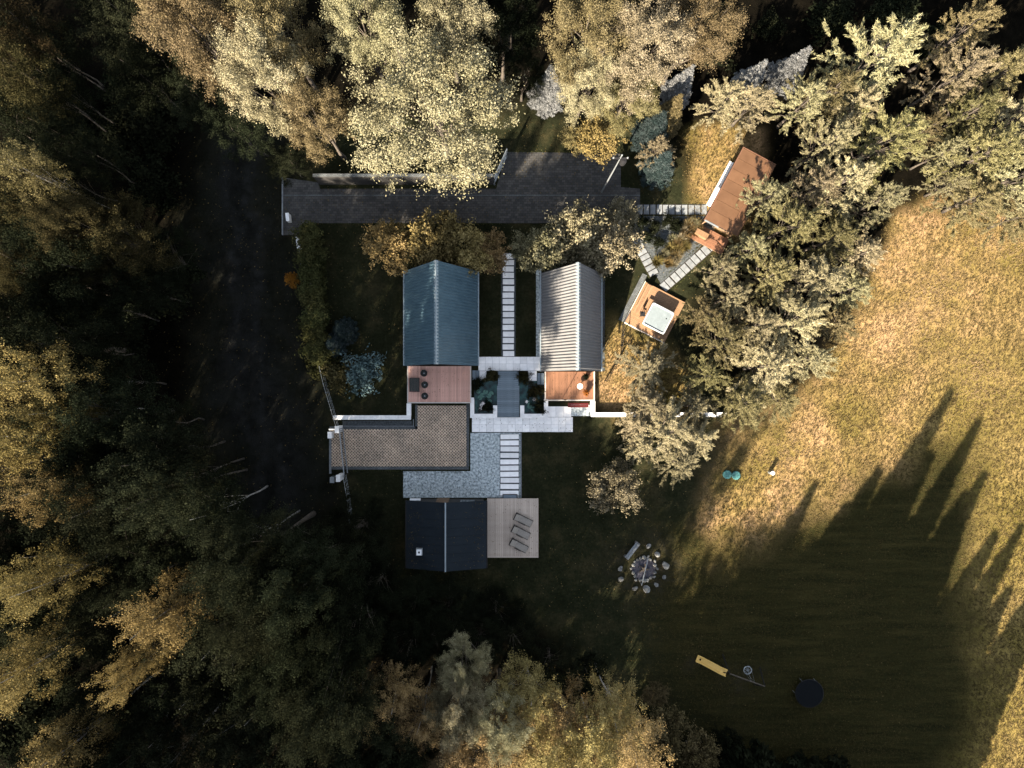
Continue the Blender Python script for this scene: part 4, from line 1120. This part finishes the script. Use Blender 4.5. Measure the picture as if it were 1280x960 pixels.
for i, (x, y) in enumerate(((602, 506), (604, 504), (601, 510), (658, 502), (667, 499))):
    fl = MB()
    for k in range(7):
        a_ = 2 * pi * k / 7
        fl.add([(0, 0, 0), (cos(a_ - .3) * .09, sin(a_ - .3) * .09, .05), (cos(a_) * .17, sin(a_) * .17, .09), (cos(a_ + .3) * .09, sin(a_ + .3) * .09, .05)], [(0, 1, 2, 3)])
    fl.lathe([(.03, 0), (.035, .05), (.001, .06)], 8)
    p = P(x, y); o = fl.build('water_lily', M['petal']); o.location = (p.x, p.y, .55 if i < 3 else .5)
    st_ = MB().tube([(0, 0, -.5), (.02, 0, 0)], .012).build('stem', M['lily'], o)
    tag(o, 'white flower rising above the dark pond plants', 'flower', 'white flowers in the pond')

# ------------------------------------------------------------------ deck furniture
def round_chair(px, py, z, label):
    p = P(px, py, z + .3); root = thing('round_chair', (p.x, p.y, z), label, 'chair', 'round chairs on the reddish deck', rnd.uniform(0, 6))
    MB().lathe([(.16, .0), (.2, .03), (.26, .22), (.29, .40), (.265, .41), (.23, .26), (.001, .24)], 18).build('shell', M['wicker'], root, True)
    MB().lathe([(.19, .245), (.21, .28), (.16, .31), (.001, .315)], 14).build('seat_cushion', M['wicker'], root, True)
    MB().lathe([(.06, .316), (.05, .335), (.001, .34)], 10).build('button', M['grey_metal'], root)
for x, y in ((530, 466.5), (531, 481), (531, 495)):
    round_chair(x, y, .503, 'round dark woven tub chair in a row on the reddish deck')
p = P(518, 481, .9); tb = thing('garden_table', (p.x, p.y, .503), 'rectangular dark framed table beside the round chairs', 'table')
fr = MB()
for r in ((-.42, .42, -.58, -.53), (-.42, .42, .53, .58), (-.42, -.37, -.53, .53), (.37, .42, -.53, .53)): fr.box(*r, .36, .42)
fr.build('frame', M['black_metal'], tb)
for x in (-.39, .36):
    for y in (-.55, .52): MB().box(x, x + .03, y, y + .03, 0, .358).build('leg', M['black_metal'], tb)
for k in range(6):
    MB().box(-.365 + k * .122, -.25 + k * .122, -.525, .525, .37, .40).build('slat', M['wicker'], tb)
p = P(725, 483, .95); t2 = thing('side_table', (p.x, p.y, .503), 'small round white table on the orange deck', 'table')
MB().lathe([(.23, .43), (.235, .455), (.001, .457)], 20).build('table_top', M['white_plastic'], t2)
MB().lathe([(.16, 0), (.16, .02), (.03, .04), (.025, .43)], 12).build('stand', M['grey_metal'], t2)
for px_, py_, lb, c in ((733, 471, 'dark round planter near the gable wall on orange deck', 'leaf_green'), (733, 491, 'planter with reddish plant on the orange deck', 'leaf_orange')):
    p = P(px_, py_, .8); pt = thing('planter', (p.x, p.y, .503), lb, 'planter')
    MB().lathe([(.13, 0), (.19, .3), (.165, .3), (.16, .26), (.001, .26)], 14).build('pot', M['black_metal'], pt)
    o = put('plant', PROTO['bush'][0]['crown'], (0, 0, .22), pt, sc=(.28, .28, .35), m=M[c])
p = P(702.5, 499, .5); lp = thing('lamp_post', (p.x, p.y, .512), 'slender post at front edge of the orange deck casting a thin shadow', 'lamp post')
MB().tube([(0, 0, 0), (0, 0, 2.5)], .022, 8).build('post', M['black_metal'], lp)
MB().lathe([(.05, 2.5), (.06, 2.56), (.001, 2.62)], 8).build('cap', M['black_metal'], lp)
p = P(722, 506); rb_ = thing('red_bench', (p.x, p.y, 0), 'red bench standing against front of the orange deck', 'bench')
MB().box(-.85, .85, -.2, .0, .40, .45).build('seat', M['red_paint'], rb_, bevel=.01)
MB().box(-.85, .85, .01, .17, .40, .45).build('seat', M['red_paint'], rb_, bevel=.01)
for x in (-.75, .7):
    for y in (-.17, .1): MB().box(x, x + .05, y, y + .05, 0, .398).build('leg', M['black_metal'], rb_)

def lounger(px, py, label):
    p = P(px, py, .65); root = thing('sun_lounger', (p.x, p.y, .353), label, 'sun lounger', 'sun loungers on the greyish deck', radians(-27 + rnd.uniform(-2, 2)))
    fr = MB()
    for y in (-.31, .27): fr.box(-.78, .78, y, y + .04, .24, .29)
    for x in (-.78, .74): fr.box(x, x + .04, -.27, .27, .24, .29)
    fr.build('frame', M['black_metal'], root)
    for x in (-.72, .67):
        for y in (-.3, .25): MB().box(x, x + .05, y, y + .05, 0, .238).build('leg', M['black_metal'], root)
    MB().box(-.28, .76, -.265, .265, .292, .36).build('seat_cushion', M['cushion'], root, bevel=.025)
    R = Matrix.Translation((-.28, 0, .30)) @ Matrix.Rotation(radians(38), 4, 'Y')
    MB().box(-.62, -.01, -.265, .265, 0, .07, R).build('back_cushion', M['cushion'], root, bevel=.025)
    MB().box(-.64, -.01, -.30, .30, -.045, -.005, R).build('backrest', M['black_metal'], root)
    for y in (-.33, .29): MB().box(-.3, .3, y, y + .04, .50, .53).build('armrest', M['black_metal'], root)
    for y in (-.33, .29): MB().box(-.02, .02, y + .005, y + .035, .29, .498).build('armrest_support', M['black_metal'], root)
for x, y in ((654, 650), (651, 665.5), (648.5, 682)): lounger(x, y, 'beige cushioned sun lounger with dark frame on greyish deck')

# ------------------------------------------------------------------ hot tub corner
TA = math.atan2(-14, 27)            # turn of the tub and its deck
def local(px, py, z=0): return P(px, py, z)
c0 = P(781, 402.5, .25)             # lower left corner of its deck
td = thing('tub_deck', (c0.x, c0.y, 0), 'timber platform turned askew that carries the hot tub', 'deck', rz=TA)
WD, DD = 3.7, 3.75
MB().box(.05, WD - .05, .05, DD - .05, 0, .2).build('substructure', M['dark_wood'], td)
nb = 26; q = DD / nb
me = MB().box(0, WD, -q / 2 + .004, q / 2 - .004, .21, .25).mesh('board', M['cedar'])
for i in range(nb): put('board', me, (0, q * (i + .5), 0), td)
MB().box(-.06, -.005, -.06, DD + .06, 0, .256).build('edge_board', M['pale_trim'], td)
MB().box(-.005, WD, -.06, -.005, 0, .256).build('edge_board', M['pale_trim'], td)
tc_ = P(823, 398, .95)
tub = thing('hot_tub', (tc_.x, tc_.y, .252), 'square white hot tub with pale blue water on askew platform', 'hot tub', rz=TA)
def rsq(hw_, r_, n_=5):
    o_ = []
    for cx, cy, a0 in ((hw_ - r_, hw_ - r_, 0), (-hw_ + r_, hw_ - r_, pi / 2), (-hw_ + r_, -hw_ + r_, pi), (hw_ - r_, -hw_ + r_, 3 * pi / 2)):
        for k in range(n_): a_ = a0 + pi / 2 * k / (n_ - 1); o_.append((cx + r_ * cos(a_), cy + r_ * sin(a_)))
    return o_
def loft(mb, rings):
    n_ = len(rings[0][0]); vs_, fs_ = [], []
    for pl, z in rings: vs_ += [(x, y, z) for x, y in pl]
    for i in range(len(rings) - 1):
        for k in range(n_): fs_.append((i * n_ + k, i * n_ + (k + 1) % n_, (i + 1) * n_ + (k + 1) % n_, (i + 1) * n_ + k))
    fs_.append(tuple(range(n_))[::-1]); fs_.append(tuple((len(rings) - 1) * n_ + k for k in range(n_)))
    return mb.add(vs_, fs_)
loft(MB(), [(rsq(.93, .15), 0), (rsq(.95, .15), .62)]).build('cabinet', M['cladding'], tub)
loft(MB(), [(rsq(.99, .16), .622), (rsq(1.01, .16), .68), (rsq(.99, .15), .71), (rsq(.90, .14), .72), (rsq(.87, .14), .66), (rsq(.80, .14), .40), (rsq(.5, .1), .30)]).build('shell', M['tub_shell'], tub)
M['tub_water'] = surf('tub_water', (.13, .155, .165), (.165, .195, .205), 2.5, .05, .08, 5, spec=.5)
MB().prism(rsq(.862, .14), .60, .648).build('water', M['tub_water'], tub)
MB().lathe([(.05, .649), (.05, .665), (.001, .67)], 10, (.6, .28, 0)).build('filter_lid', M['black_metal'], tub)
# bench and step box on the platform
Rz = Matrix.Rotation(TA, 4, 'Z')
bt = c0 + Rz @ Vector((.42, 2.3, 0))
bn = thing('timber_bench', (bt.x, bt.y, .252), 'long cedar bench on the lit side of the hot tub platform', 'bench', rz=TA)
for k in range(3): MB().box(-.24 + k * .165, -.09 + k * .165, -1.3, 1.3, .40, .44).build('slat', M['cedar'], bn)
for y in (-1.15, 0, 1.1): MB().box(-.2, .2, y, y + .06, 0, .398).build('leg', M['cladding'], bn)
bt = c0 + Rz @ Vector((1.2, 2.15, 0))
sb = thing('tub_steps', (bt.x, bt.y, .252), 'cedar step box leaning up to the hot tub rim', 'steps', rz=TA)
MB().box(-.3, 0, -.5, .5, 0, .22).build('tread', M['cedar'], sb)
MB().box(.005, .3, -.5, .5, 0, .44).build('tread', M['cedar'], sb)
bt = c0 + Rz @ Vector((.95, 1.2, 0))
ch = thing('folding_chair', (bt.x, bt.y, .252), 'small dark folding chair beside the hot tub', 'chair', rz=TA + .5)
MB().box(-.2, .2, -.2, .2, .40, .43).build('seat', M['black_metal'], ch)
MB().box(-.22, -.19, -.2, .2, .46, .85).build('backrest', M['black_metal'], ch)
for x in (-.19, .16):
    for y in (-.19, .16): MB().box(x, x + .03, y, y + .03, 0, .398).build('leg', M['black_metal'], ch)
strip('tub_kerb', (776, 401), (806, 343), .42, .05, M['paver_edge'])
# railing
rl = thing('railing', P(778, 406), 'thin black metal railing between hot tub platform and cabin', 'railing')
b0 = P(778, 406); pts = [P(778, 406) - b0, P(775, 446) - b0, P(756, 476) - b0]
for i in range(2):
    for z in (.12, 1.0):
        A_, B_ = pts[i].copy(), pts[i + 1].copy(); A_.z = B_.z = z
        MB().tube([A_, B_], .025).build('rail', M['black_metal'], rl)
    for k in range(3 if i == 0 else 4):
        c = pts[i].lerp(pts[i + 1], k / 3); MB().box(c.x - .03, c.x + .03, c.y - .03, c.y + .03, 0, 1.02).build('post', M['black_metal'], rl)

# ------------------------------------------------------------------ garden house (brown panel roof)
zr = 2.5
r0 = P(882, 274, zr); r1 = P(929.7, 185, zr)
GA = math.atan2((r1 - r0).y, (r1 - r0).x) - pi / 2
GL = (r1 - r0).length; GW = 2.9
gh = thing('garden_house', (r0.x, r0.y, 0), 'long garden house with brown panel roof half hidden by pines', 'garden house', rz=GA)
npn = 7; q = GL / npn
for i in range(npn):
    MB().box(0, GW - .75, q * i + .012, q * (i + 1) - .012, zr - .05, zr).build('roof_panel', M['roof_brown'], gh)
    MB().box(GW - .70, GW, q * i + .012, q * (i + 1) - .012, zr - .06, zr - .01).build('roof_panel', M['roof_brown'], gh)
MB().box(0.03, GW - .03, .03, GL - .03, zr - .14, zr - .065).build('roof_deck', M['dark_wood'], gh)
MB().box(GW - .745, GW - .705, 0, GL, zr - .04, zr + .03).build('seam_strip', M['brown_trim'], gh)
MB().box(-.08, -.004, -.02, GL + .02, zr - .2, zr + .015).build('fascia', M['brown_trim'], gh)
MB().box(-.08, GW, GL + .024, GL + .07, zr - .2, zr + .015).build('fascia', M['brown_trim'], gh)
MB().box(-.02, GW * .42, -.11, -.024, zr - .14, zr - .01).build('gutter', M['grey_metal'], gh)
for r in ((.2, .3, .25, GL - .2), (GW - .3, GW - .2, .25, GL - .2)): MB().box(*r, 0, zr - .145).build('wall', M['cladding'], gh)
MB().box(.302, GW - .302, GL - .3, GL - .2, 0, zr - .145).build('wall', M['cladding'], gh)
fw = MB().box(.302, GW - .302, .6, .7, 0, zr - .145).build('wall', M['cladding'], gh)
MB().box(.5, 1.3, .56, .598, .2, 2.1).build('door', M['glass'], gh)
MB().box(1.5, 2.4, .56, .598, .7, 2.0).build('window', M['glass'], gh)
pb_ = MB().box(0, GW, -1.15, .24, 0, .14).build('porch', M['cladding'], gh)
for i in range(9): MB().box(.0, GW, -1.15 + i * .154 + .005, -1.15 + (i + 1) * .154 - .005, .142, .18).build('porch_board', M['deck_orange'], pb_)
MB().box(.05, 1.15, -.75, -.3, .182, .62).build('porch_bench', M['cedar'], gh)
lg = thing('stone_ledge', P(889.5, 251), 'long pale stone ledge along west side of brown-roofed garden house', 'ledge', rz=GA)
for i in range(6): MB().box(-.25, .27, i * .68 - .5, i * .68 + .16, 0, .22).build('slab', M['slab'], lg)

# ------------------------------------------------------------------ lawn things
for x, y, lb in ((908.5, 593, 'left'), (919.5, 594, 'right')):
    p = P(x, y); o = thing('tank_lid', (p.x, p.y, 0), 'round teal plastic tank lid set side by side in shaded grass', 'lid', 'teal tank lids')
    MB().lathe([(.36, 0), (.36, .14), (.33, .18), (.001, .20)], 24).build('lid', M['teal_plastic'], o, False)
    for k in range(6):
        a_ = k * pi / 3; MB().tube([(cos(a_) * .06, sin(a_) * .06, .203), (cos(a_) * .3, sin(a_) * .3, .19)], .014).build('rib', M['teal_plastic'], o)
p = P(962, 590); o = thing('bollard_lamp', (p.x, p.y, 0), 'short white topped bollard at edge of shade on the meadow', 'bollard')
MB().lathe([(.16, 0), (.16, .62), (.001, .63)], 16).build('post', M['grey_metal'], o)
MB().lathe([(.17, .632), (.17, .72), (.13, .75), (.001, .76)], 16).build('head', M['white_plastic'], o)

def rock_mesh(seed, sx, sy, sz):
    bm = bmesh.new(); bmesh.ops.create_icosphere(bm, subdivisions=2, radius=1)
    r = random.Random(seed)
    k = [(Vector((r.uniform(-1, 1), r.uniform(-1, 1), r.uniform(-1, 1))).normalized(), r.uniform(.55, .95)) for _ in range(9)]
    for v in bm.verts:
        for n_, d_ in k:
            e = v.co.dot(n_) - d_
            if e > 0: v.co -= n_ * e
        v.co = Vector((v.co.x * sx, v.co.y * sy, v.co.z * sz + sz * .72))
    me = bpy.data.meshes.new('stone'); bm.to_mesh(me); bm.free(); me.materials.append(M['rock']); return me
RM = [rock_mesh(i, .5, .42, .32) for i in range(4)]
p = P(804.5, 711); fp = thing('fire_pit', (p.x, p.y, 0), 'round fire pit ringed with grey stones on the dark lawn', 'fire pit')
MB().lathe([(1.0, .0), (.95, .03), (.001, .05)], 24).build('ash_bed', M['ash'], fp)
for k in range(20):
    a_ = 2 * pi * k / 20 + rnd.uniform(-.06, .06); rr = 1.02 + rnd.uniform(-.12, .12); s = rnd.uniform(.24, .46)
    put('stone', RM[k % 4], (cos(a_) * rr, sin(a_) * rr, 0), fp, rnd.uniform(0, 6), (s, s, s * 1.1))
for k in range(5):
    a_ = k * 1.25; MB().tube([(cos(a_) * .45, sin(a_) * .45, .08), (-cos(a_ + .4) * .2, -sin(a_ + .4) * .2, .2)], .05).build('log', M['bark'], fp)
p = P(803, 711); tr = thing('roasting_spit', (p.x, p.y, 0), 'slim pale bar on two posts spanning the fire pit', 'spit')
MB().tube([(.27, 1.12, .95), (-.27, -1.12, .95)], .035).build('bar', M['grey_metal'], tr)
for s in (-1, 1): MB().tube([(s * .25, s * 1.04, 0), (s * .25, s * 1.04, .98)], .03).build('post', M['grey_metal'], tr)
for i, (x, y) in enumerate(((778, 709), (779, 724), (812, 685), (824, 692), (830, 705), (833, 723), (793, 737), (807, 738), (820, 733))):
    p = P(x + rnd.uniform(-3, 3), y + rnd.uniform(-3, 3), .2); s = rnd.uniform(.42, .8)
    o = put('boulder', RM[i % 4], (p.x, p.y, 0), None, rnd.uniform(0, 6), (s, s, s)); tag(o, 'grey boulder seat set in circle around the fire pit', 'boulder', 'boulder seats round the fire pit')
p = P(790.5, 688.5, .42); pb2 = thing('plank_bench', (p.x, p.y, 0), 'short pale plank bench beside the fire pit', 'bench', rz=math.atan2(17, 13))
for y in (-.19, .01): MB().box(-.72, .72, y, y + .18, .40, .45).build('plank', M['slab_grey'], pb2)
for x in (-.82, .62): MB().box(x, x + .2, -.2, .2, 0, .398).build('block', M['rock'], pb2)

# play corner
s0, s1 = P(871.5, 823.5, .35), P(908, 841, 1.2)
sd = s1 - s0; sd.z = 0
sld = thing('slide', (s0.x, s0.y, 0), 'yellow slide with raised sides on the shaded lawn', 'slide', rz=math.atan2(sd.y, sd.x))
LL = sd.length
def slx(y0, y1, dz0, dz1, nm, mm):
    mb = MB()
    vs_ = []
    prof = [(0, .22), (.35, .26), (LL * .8, 1.15), (LL, 1.2)]
    for x, z in prof: vs_ += [(x, y0, z + dz0), (x, y1, z + dz0), (x, y1, z + dz1), (x, y0, z + dz1)]
    fs_ = [(0, 1, 2, 3), (15, 14, 13, 12)]
    for i in range(3):
        for k in range(4): fs_.append((i * 4 + k, i * 4 + (k + 1) % 4, (i + 1) * 4 + (k + 1) % 4, (i + 1) * 4 + k))
    return mb.add(vs_, fs_).build(nm, mm, sld)
slx(-.22, .22, -.03, 0, 'chute', M['yellow_plastic'])
slx(-.28, -.222, -.05, .16, 'side_wall', M['yellow_plastic']); slx(.222, .28, -.05, .16, 'side_wall', M['yellow_plastic'])
MB().lathe([(.085, .262), (.085, .27), (.001, .271)], 12, (.3, 0, 0)).build('drain_hole', M['rubber'], sld)
MB().box(.15, .22, -.2, .2, 0, .185).build('support', M['black_metal'], sld)
for y in (-.25, .21): MB().box(LL - .06, LL - .01, y, y + .04, 0, 1.14).build('support', M['black_metal'], sld)
for z in (.3, .6, .9): MB().box(LL - .05, LL - .02, -.21, .21, z, z + .03).build('rung', M['black_metal'], sld)
b0, b1 = P(912, 842, 2.1), P(956, 858, 2.1)
sw = thing('swing_frame', ((b0.x + b1.x) / 2, (b0.y + b1.y) / 2, 0), 'dark swing frame with ring swing beyond the yellow slide', 'swing', rz=math.atan2((b1 - b0).y, (b1 - b0).x))
hl = (b1 - b0).length / 2
MB().tube([(-hl, 0, 2.1), (hl, 0, 2.1)], .05, 8).build('beam', M['bark'], sw)
for s in (-1, 1):
    for e in (-1, 1): MB().tube([(s * hl, 0, 2.1), (s * (hl + .15), e * .75, 0)], .045, 8).build('leg', M['black_metal'], sw)
tp = []
for k in range(17): tp.append((.5 + cos(k * pi / 8) * .32, .35 + sin(k * pi / 8) * .32, .55))
rs = MB().tube(tp, .045, 6, False).build('ring_seat', M['grey_metal'], sw)
for k in range(8):
    a_ = k * pi / 4; MB().tube([(.5, .35, .55), (.5 + cos(a_) * .3, .35 + sin(a_) * .3, .55)], .015, 4).build('net_rope', M['grey_metal'], rs)
for k in range(4):
    a_ = k * pi / 2 + .4; MB().tube([(.5 + cos(a_) * .32, .35 + sin(a_) * .32, .56), (.5 + (.15 if cos(a_) > 0 else -.15), 0, 2.1)], .012, 4).build('rope', M['grey_metal'], sw)
p = P(1012, 867, .6); tm = thing('trampoline', (p.x, p.y, 0), 'round dark trampoline lying in deep shade on the lawn', 'trampoline')
MB().lathe([(.92, .58), (.001, .575)], 32).build('mat', M['rubber'], tm)
MB().lathe([(.93, .60), (1.12, .62), (1.14, .59), (.93, .575)], 32).build('pad', M['rubber'], tm)
tp = [(cos(k * pi / 16) * 1.15, sin(k * pi / 16) * 1.15, .57) for k in range(33)]
MB().tube(tp, .03, 6, False).build('frame_ring', M['black_metal'], tm)
for k in range(6):
    a_ = k * pi / 3; MB().tube([(cos(a_) * 1.15, sin(a_) * 1.15, .57), (cos(a_) * 1.15, sin(a_) * 1.15, 0)], .025).build('leg', M['grey_metal'], tm)

# ------------------------------------------------------------------ gates, poles and fences on the lane side
g0, g1 = P(424, 536, 1.5), P(430, 594, 1.5)
gt = thing('driveway_gate', (g0.x, g0.y, 0), 'grey metal sliding gate closing the brown paved parking', 'gate', rz=math.atan2((g1 - g0).y, (g1 - g0).x))
gl_ = (g1 - g0).length
MB().box(0, gl_, -.04, .04, 1.44, 1.5).build('top_rail', M['grey_metal'], gt)
MB().box(0, gl_, -.04, .04, .12, .2).build('bottom_rail', M['grey_metal'], gt)
for k in range(24): MB().box(k * (gl_ - .04) / 23, k * (gl_ - .04) / 23 + .035, -.015, .015, .202, 1.438).build('picket', M['black_metal'], gt)
for x, y, lb in ((421, 537, 'pale gate post with bracket at the lawn wall end of the gate'), (422.5, 598, 'white gate post at the bush end of the gate')):
    p = P(x, y, 1.6); o = thing('gate_post', (p.x, p.y, 0), lb, 'gate post')
    MB().box(-.14, .14, -.25, .25, 0, 1.55).build('post', M['white_concrete'], o)
    MB().box(-.17, .17, -.28, .28, 1.552, 1.6).build('cap', M['white_concrete'], o)
    if y < 560:
        MB().box(-.7, -.18, -.05, .05, 1.3, 1.4).build('bracket', M['white_plastic'], o)
p = P(415, 600, .9); o = thing('post_box', (p.x, p.y, 0), 'small grey box beside the white gate post', 'box')
MB().box(-.16, .16, -.22, .22, 0, .85).build('body', M['grey_metal'], o); MB().box(-.18, .18, -.24, .24, .852, .9).build('lid', M['grey_metal'], o)
strip('gate_track', (413, 549), (413, 592), .18, .06, M['slab_grey'])
p = P(412, 544, .8); o = thing('gate_motor', (p.x, p.y, 0), 'white box at the lane end of the gate track', 'box')
MB().box(-.15, .15, -.25, .25, 0, .75).build('body', M['white_plastic'], o); MB().box(-.17, .17, -.27, .27, .752, .8).build('lid', M['white_plastic'], o)
def wire_fence(pts, h, label, nposts):
    b0 = P(*pts[0], 0) ; root = thing('wire_fence', b0, label, 'fence')
    q_ = [P(x, y, h) for x, y in pts]
    q_ = [Vector((v.x - b0.x, v.y - b0.y, 0)) for v in q_]
    for z in (.2, h * .5, h):
        MB().tube([Vector((v.x, v.y, z)) for v in q_], .012 if z < h else .018, 5).build('wire', M['grey_metal'], root)
    for i in range(len(q_) - 1):
        for k in range(nposts):
            c = q_[i].lerp(q_[i + 1], k / nposts); MB().box(c.x - .03, c.x + .03, c.y - .03, c.y + .03, 0, h + .03).build('post', M['grey_metal'], root)
wire_fence([(374, 312), (385, 400), (404, 480), (420, 534)], 1.3, 'thin wire fence between lane and hedge', 5)
wire_fence([(429, 596), (434, 626), (440, 680)], 1.3, 'thin wire fence continuing past the white gate post', 4)
for x, y, wpx, hpx, rz_, lb in ((359, 271, 4, 10, .12, 'shorter white block on the paved driveway mouth'), (372.5, 303, 4.5, 14, .15, 'longer white block at top of the lane hedge')):
    p = P(x, y, .8); o = thing('gate_block', (p.x, p.y, 0), lb, 'block', rz=rz_)
    MB().box(-wpx / 34, wpx / 34, -hpx / 32, hpx / 32, 0, .72).build('body', M['white_concrete'], o)
    MB().box(-wpx / 30, wpx / 30, -hpx / 30, hpx / 30, .722, .78).build('cap', M['white_plastic'], o)
p = P(752, 240); up = thing('utility_pole', (p.x, p.y, 0), 'tall slim pole with fittings rising beside the dark apron', 'pole')
MB().tube([(0, 0, 0), (0, 0, 9.4)], [.07, .04], 10).build('pole', M['grey_metal'], up)
MB().box(-.6, .6, -.05, .05, 8.7, 8.8).build('crossarm', M['black_metal'], up)
for x in (-.5, 0, .5): MB().lathe([(.05, 8.8 if x else 9.4), (.07, 8.9 if x else 9.46), (.03, 9.0 if x else 9.55)], 8, (x, 0, 0)).build('insulator', M['grey_metal'], up)
MB().lathe([(.2, 7.6), (.22, 7.65), (.22, 8.2), (.001, 8.25)], 12, (.34, 0, 0)).build('transformer', M['black_metal'], up)

# ------------------------------------------------------------------ leaves on roofs and decks, grass over the paving edges
def drift():
    r = np.random.default_rng(77)
    pts = []
    for _ in range(260):                                     # shallow dark roof
        x = r.uniform(-7.0, -.8); y = r.uniform(-14.6, -9.4)
        if r.random() < .5: x = -6.9 + abs(r.normal(0, .5)) if r.random() < .5 else -.9 - abs(r.normal(0, .4))
        pts.append((x, y, 3.6 - abs(x + 3.895) / 3.175 + .025))
    for x0, y0, x1, y1, z, n in ((510, 459, 588, 503, .51, 60), (682, 466, 743, 500, .51, 50), (610, 624, 672, 696, .36, 70), (412, 536, 583, 583, .03, 320), (520, 508, 583, 536, .03, 70), (590, 522, 716, 540, .065, 60), (505, 590, 623, 621, .025, 160), (360, 246, 790, 278, .03, 420), (636, 195, 770, 242, .03, 260)):
        for _ in range(n):
            a = P(r.uniform(x0, x1), r.uniform(y0, y1), z); pts.append((a.x, a.y, z + .004))
    pts = np.array(pts); n = len(pts)
    nn = np.tile([0, 0, 1.0], (n, 1))
    v, f = leaves(pts + np.array([0, 0, .012]), nn, .038, .6, .12, 5)
    me = leaf_mesh('drifted_leaves', v, f, M['leaf_gold'], 5)
    o = link(bpy.data.objects.new('drifted_leaves', me)); kind(o, 'stuff'); tag(o, 'dry leaves blown over roof, decks and paving', 'leaves')
    lines = [((583.5, 590), (504, 590)), ((652.5, 541), (652.5, 620)), ((716.5, 521), (716.5, 540)), ((653, 540.8), (716, 540.8)), ((504, 590), (504, 621)), ((626, 318), (626, 446)), ((645, 318), (645, 446)),
             ((598, 445.5), (626, 445.5)), ((645, 445.5), (669, 445.5)), ((420, 518), (510, 518)), ((392, 280), (640, 280)), ((412, 588), (504, 588)), ((673.8, 623), (673.8, 697)), ((609, 698), (673, 698)),
             ((669.5, 340), (669.5, 446)), ((756.5, 340), (756.5, 464)), ((640, 190), (774, 190)), ((745, 522), (900, 522)), ((796, 255.5), (884, 255.5)), ((796, 268.5), (884, 268.5)),
             ((836, 366), (903, 305)), ((822, 354), (890, 293)), ((788, 303), (812, 347)), ((800, 295), (824, 341))]
    B, T = [], []
    for a, b in lines:
        A, Bq = P(*a), P(*b); L_ = (Bq - A).length
        for _ in range(int(L_ * 55)):
            t = r.random(); c = A.lerp(Bq, t)
            if math.sin(t * L_ * 2.1 + a[0]) + r.normal(0, .8) < -.5: continue
            B.append((c.x + r.normal(0, .045), c.y + r.normal(0, .045), 0.0))
    B = np.array(B); n = len(B)
    az = r.uniform(0, 2 * pi, n); ln = r.uniform(.03, .13, n)
    tip = B + np.stack([np.cos(az) * ln, np.sin(az) * ln, r.uniform(.06, .15, n)], 1)
    wv = np.stack([-np.sin(az), np.cos(az), np.zeros(n)], 1) * .014
    v = np.stack([B - wv, B + wv, tip], 1).reshape(-1, 3)
    me = leaf_mesh('edge_grass', v, np.arange(n * 3).reshape(-1, 3), M['leaf_thuja'], 6)
    o = link(bpy.data.objects.new('edge_grass', me)); kind(o, 'stuff'); tag(o, 'ragged dark grass creeping over paving edges', 'grass')
drift()
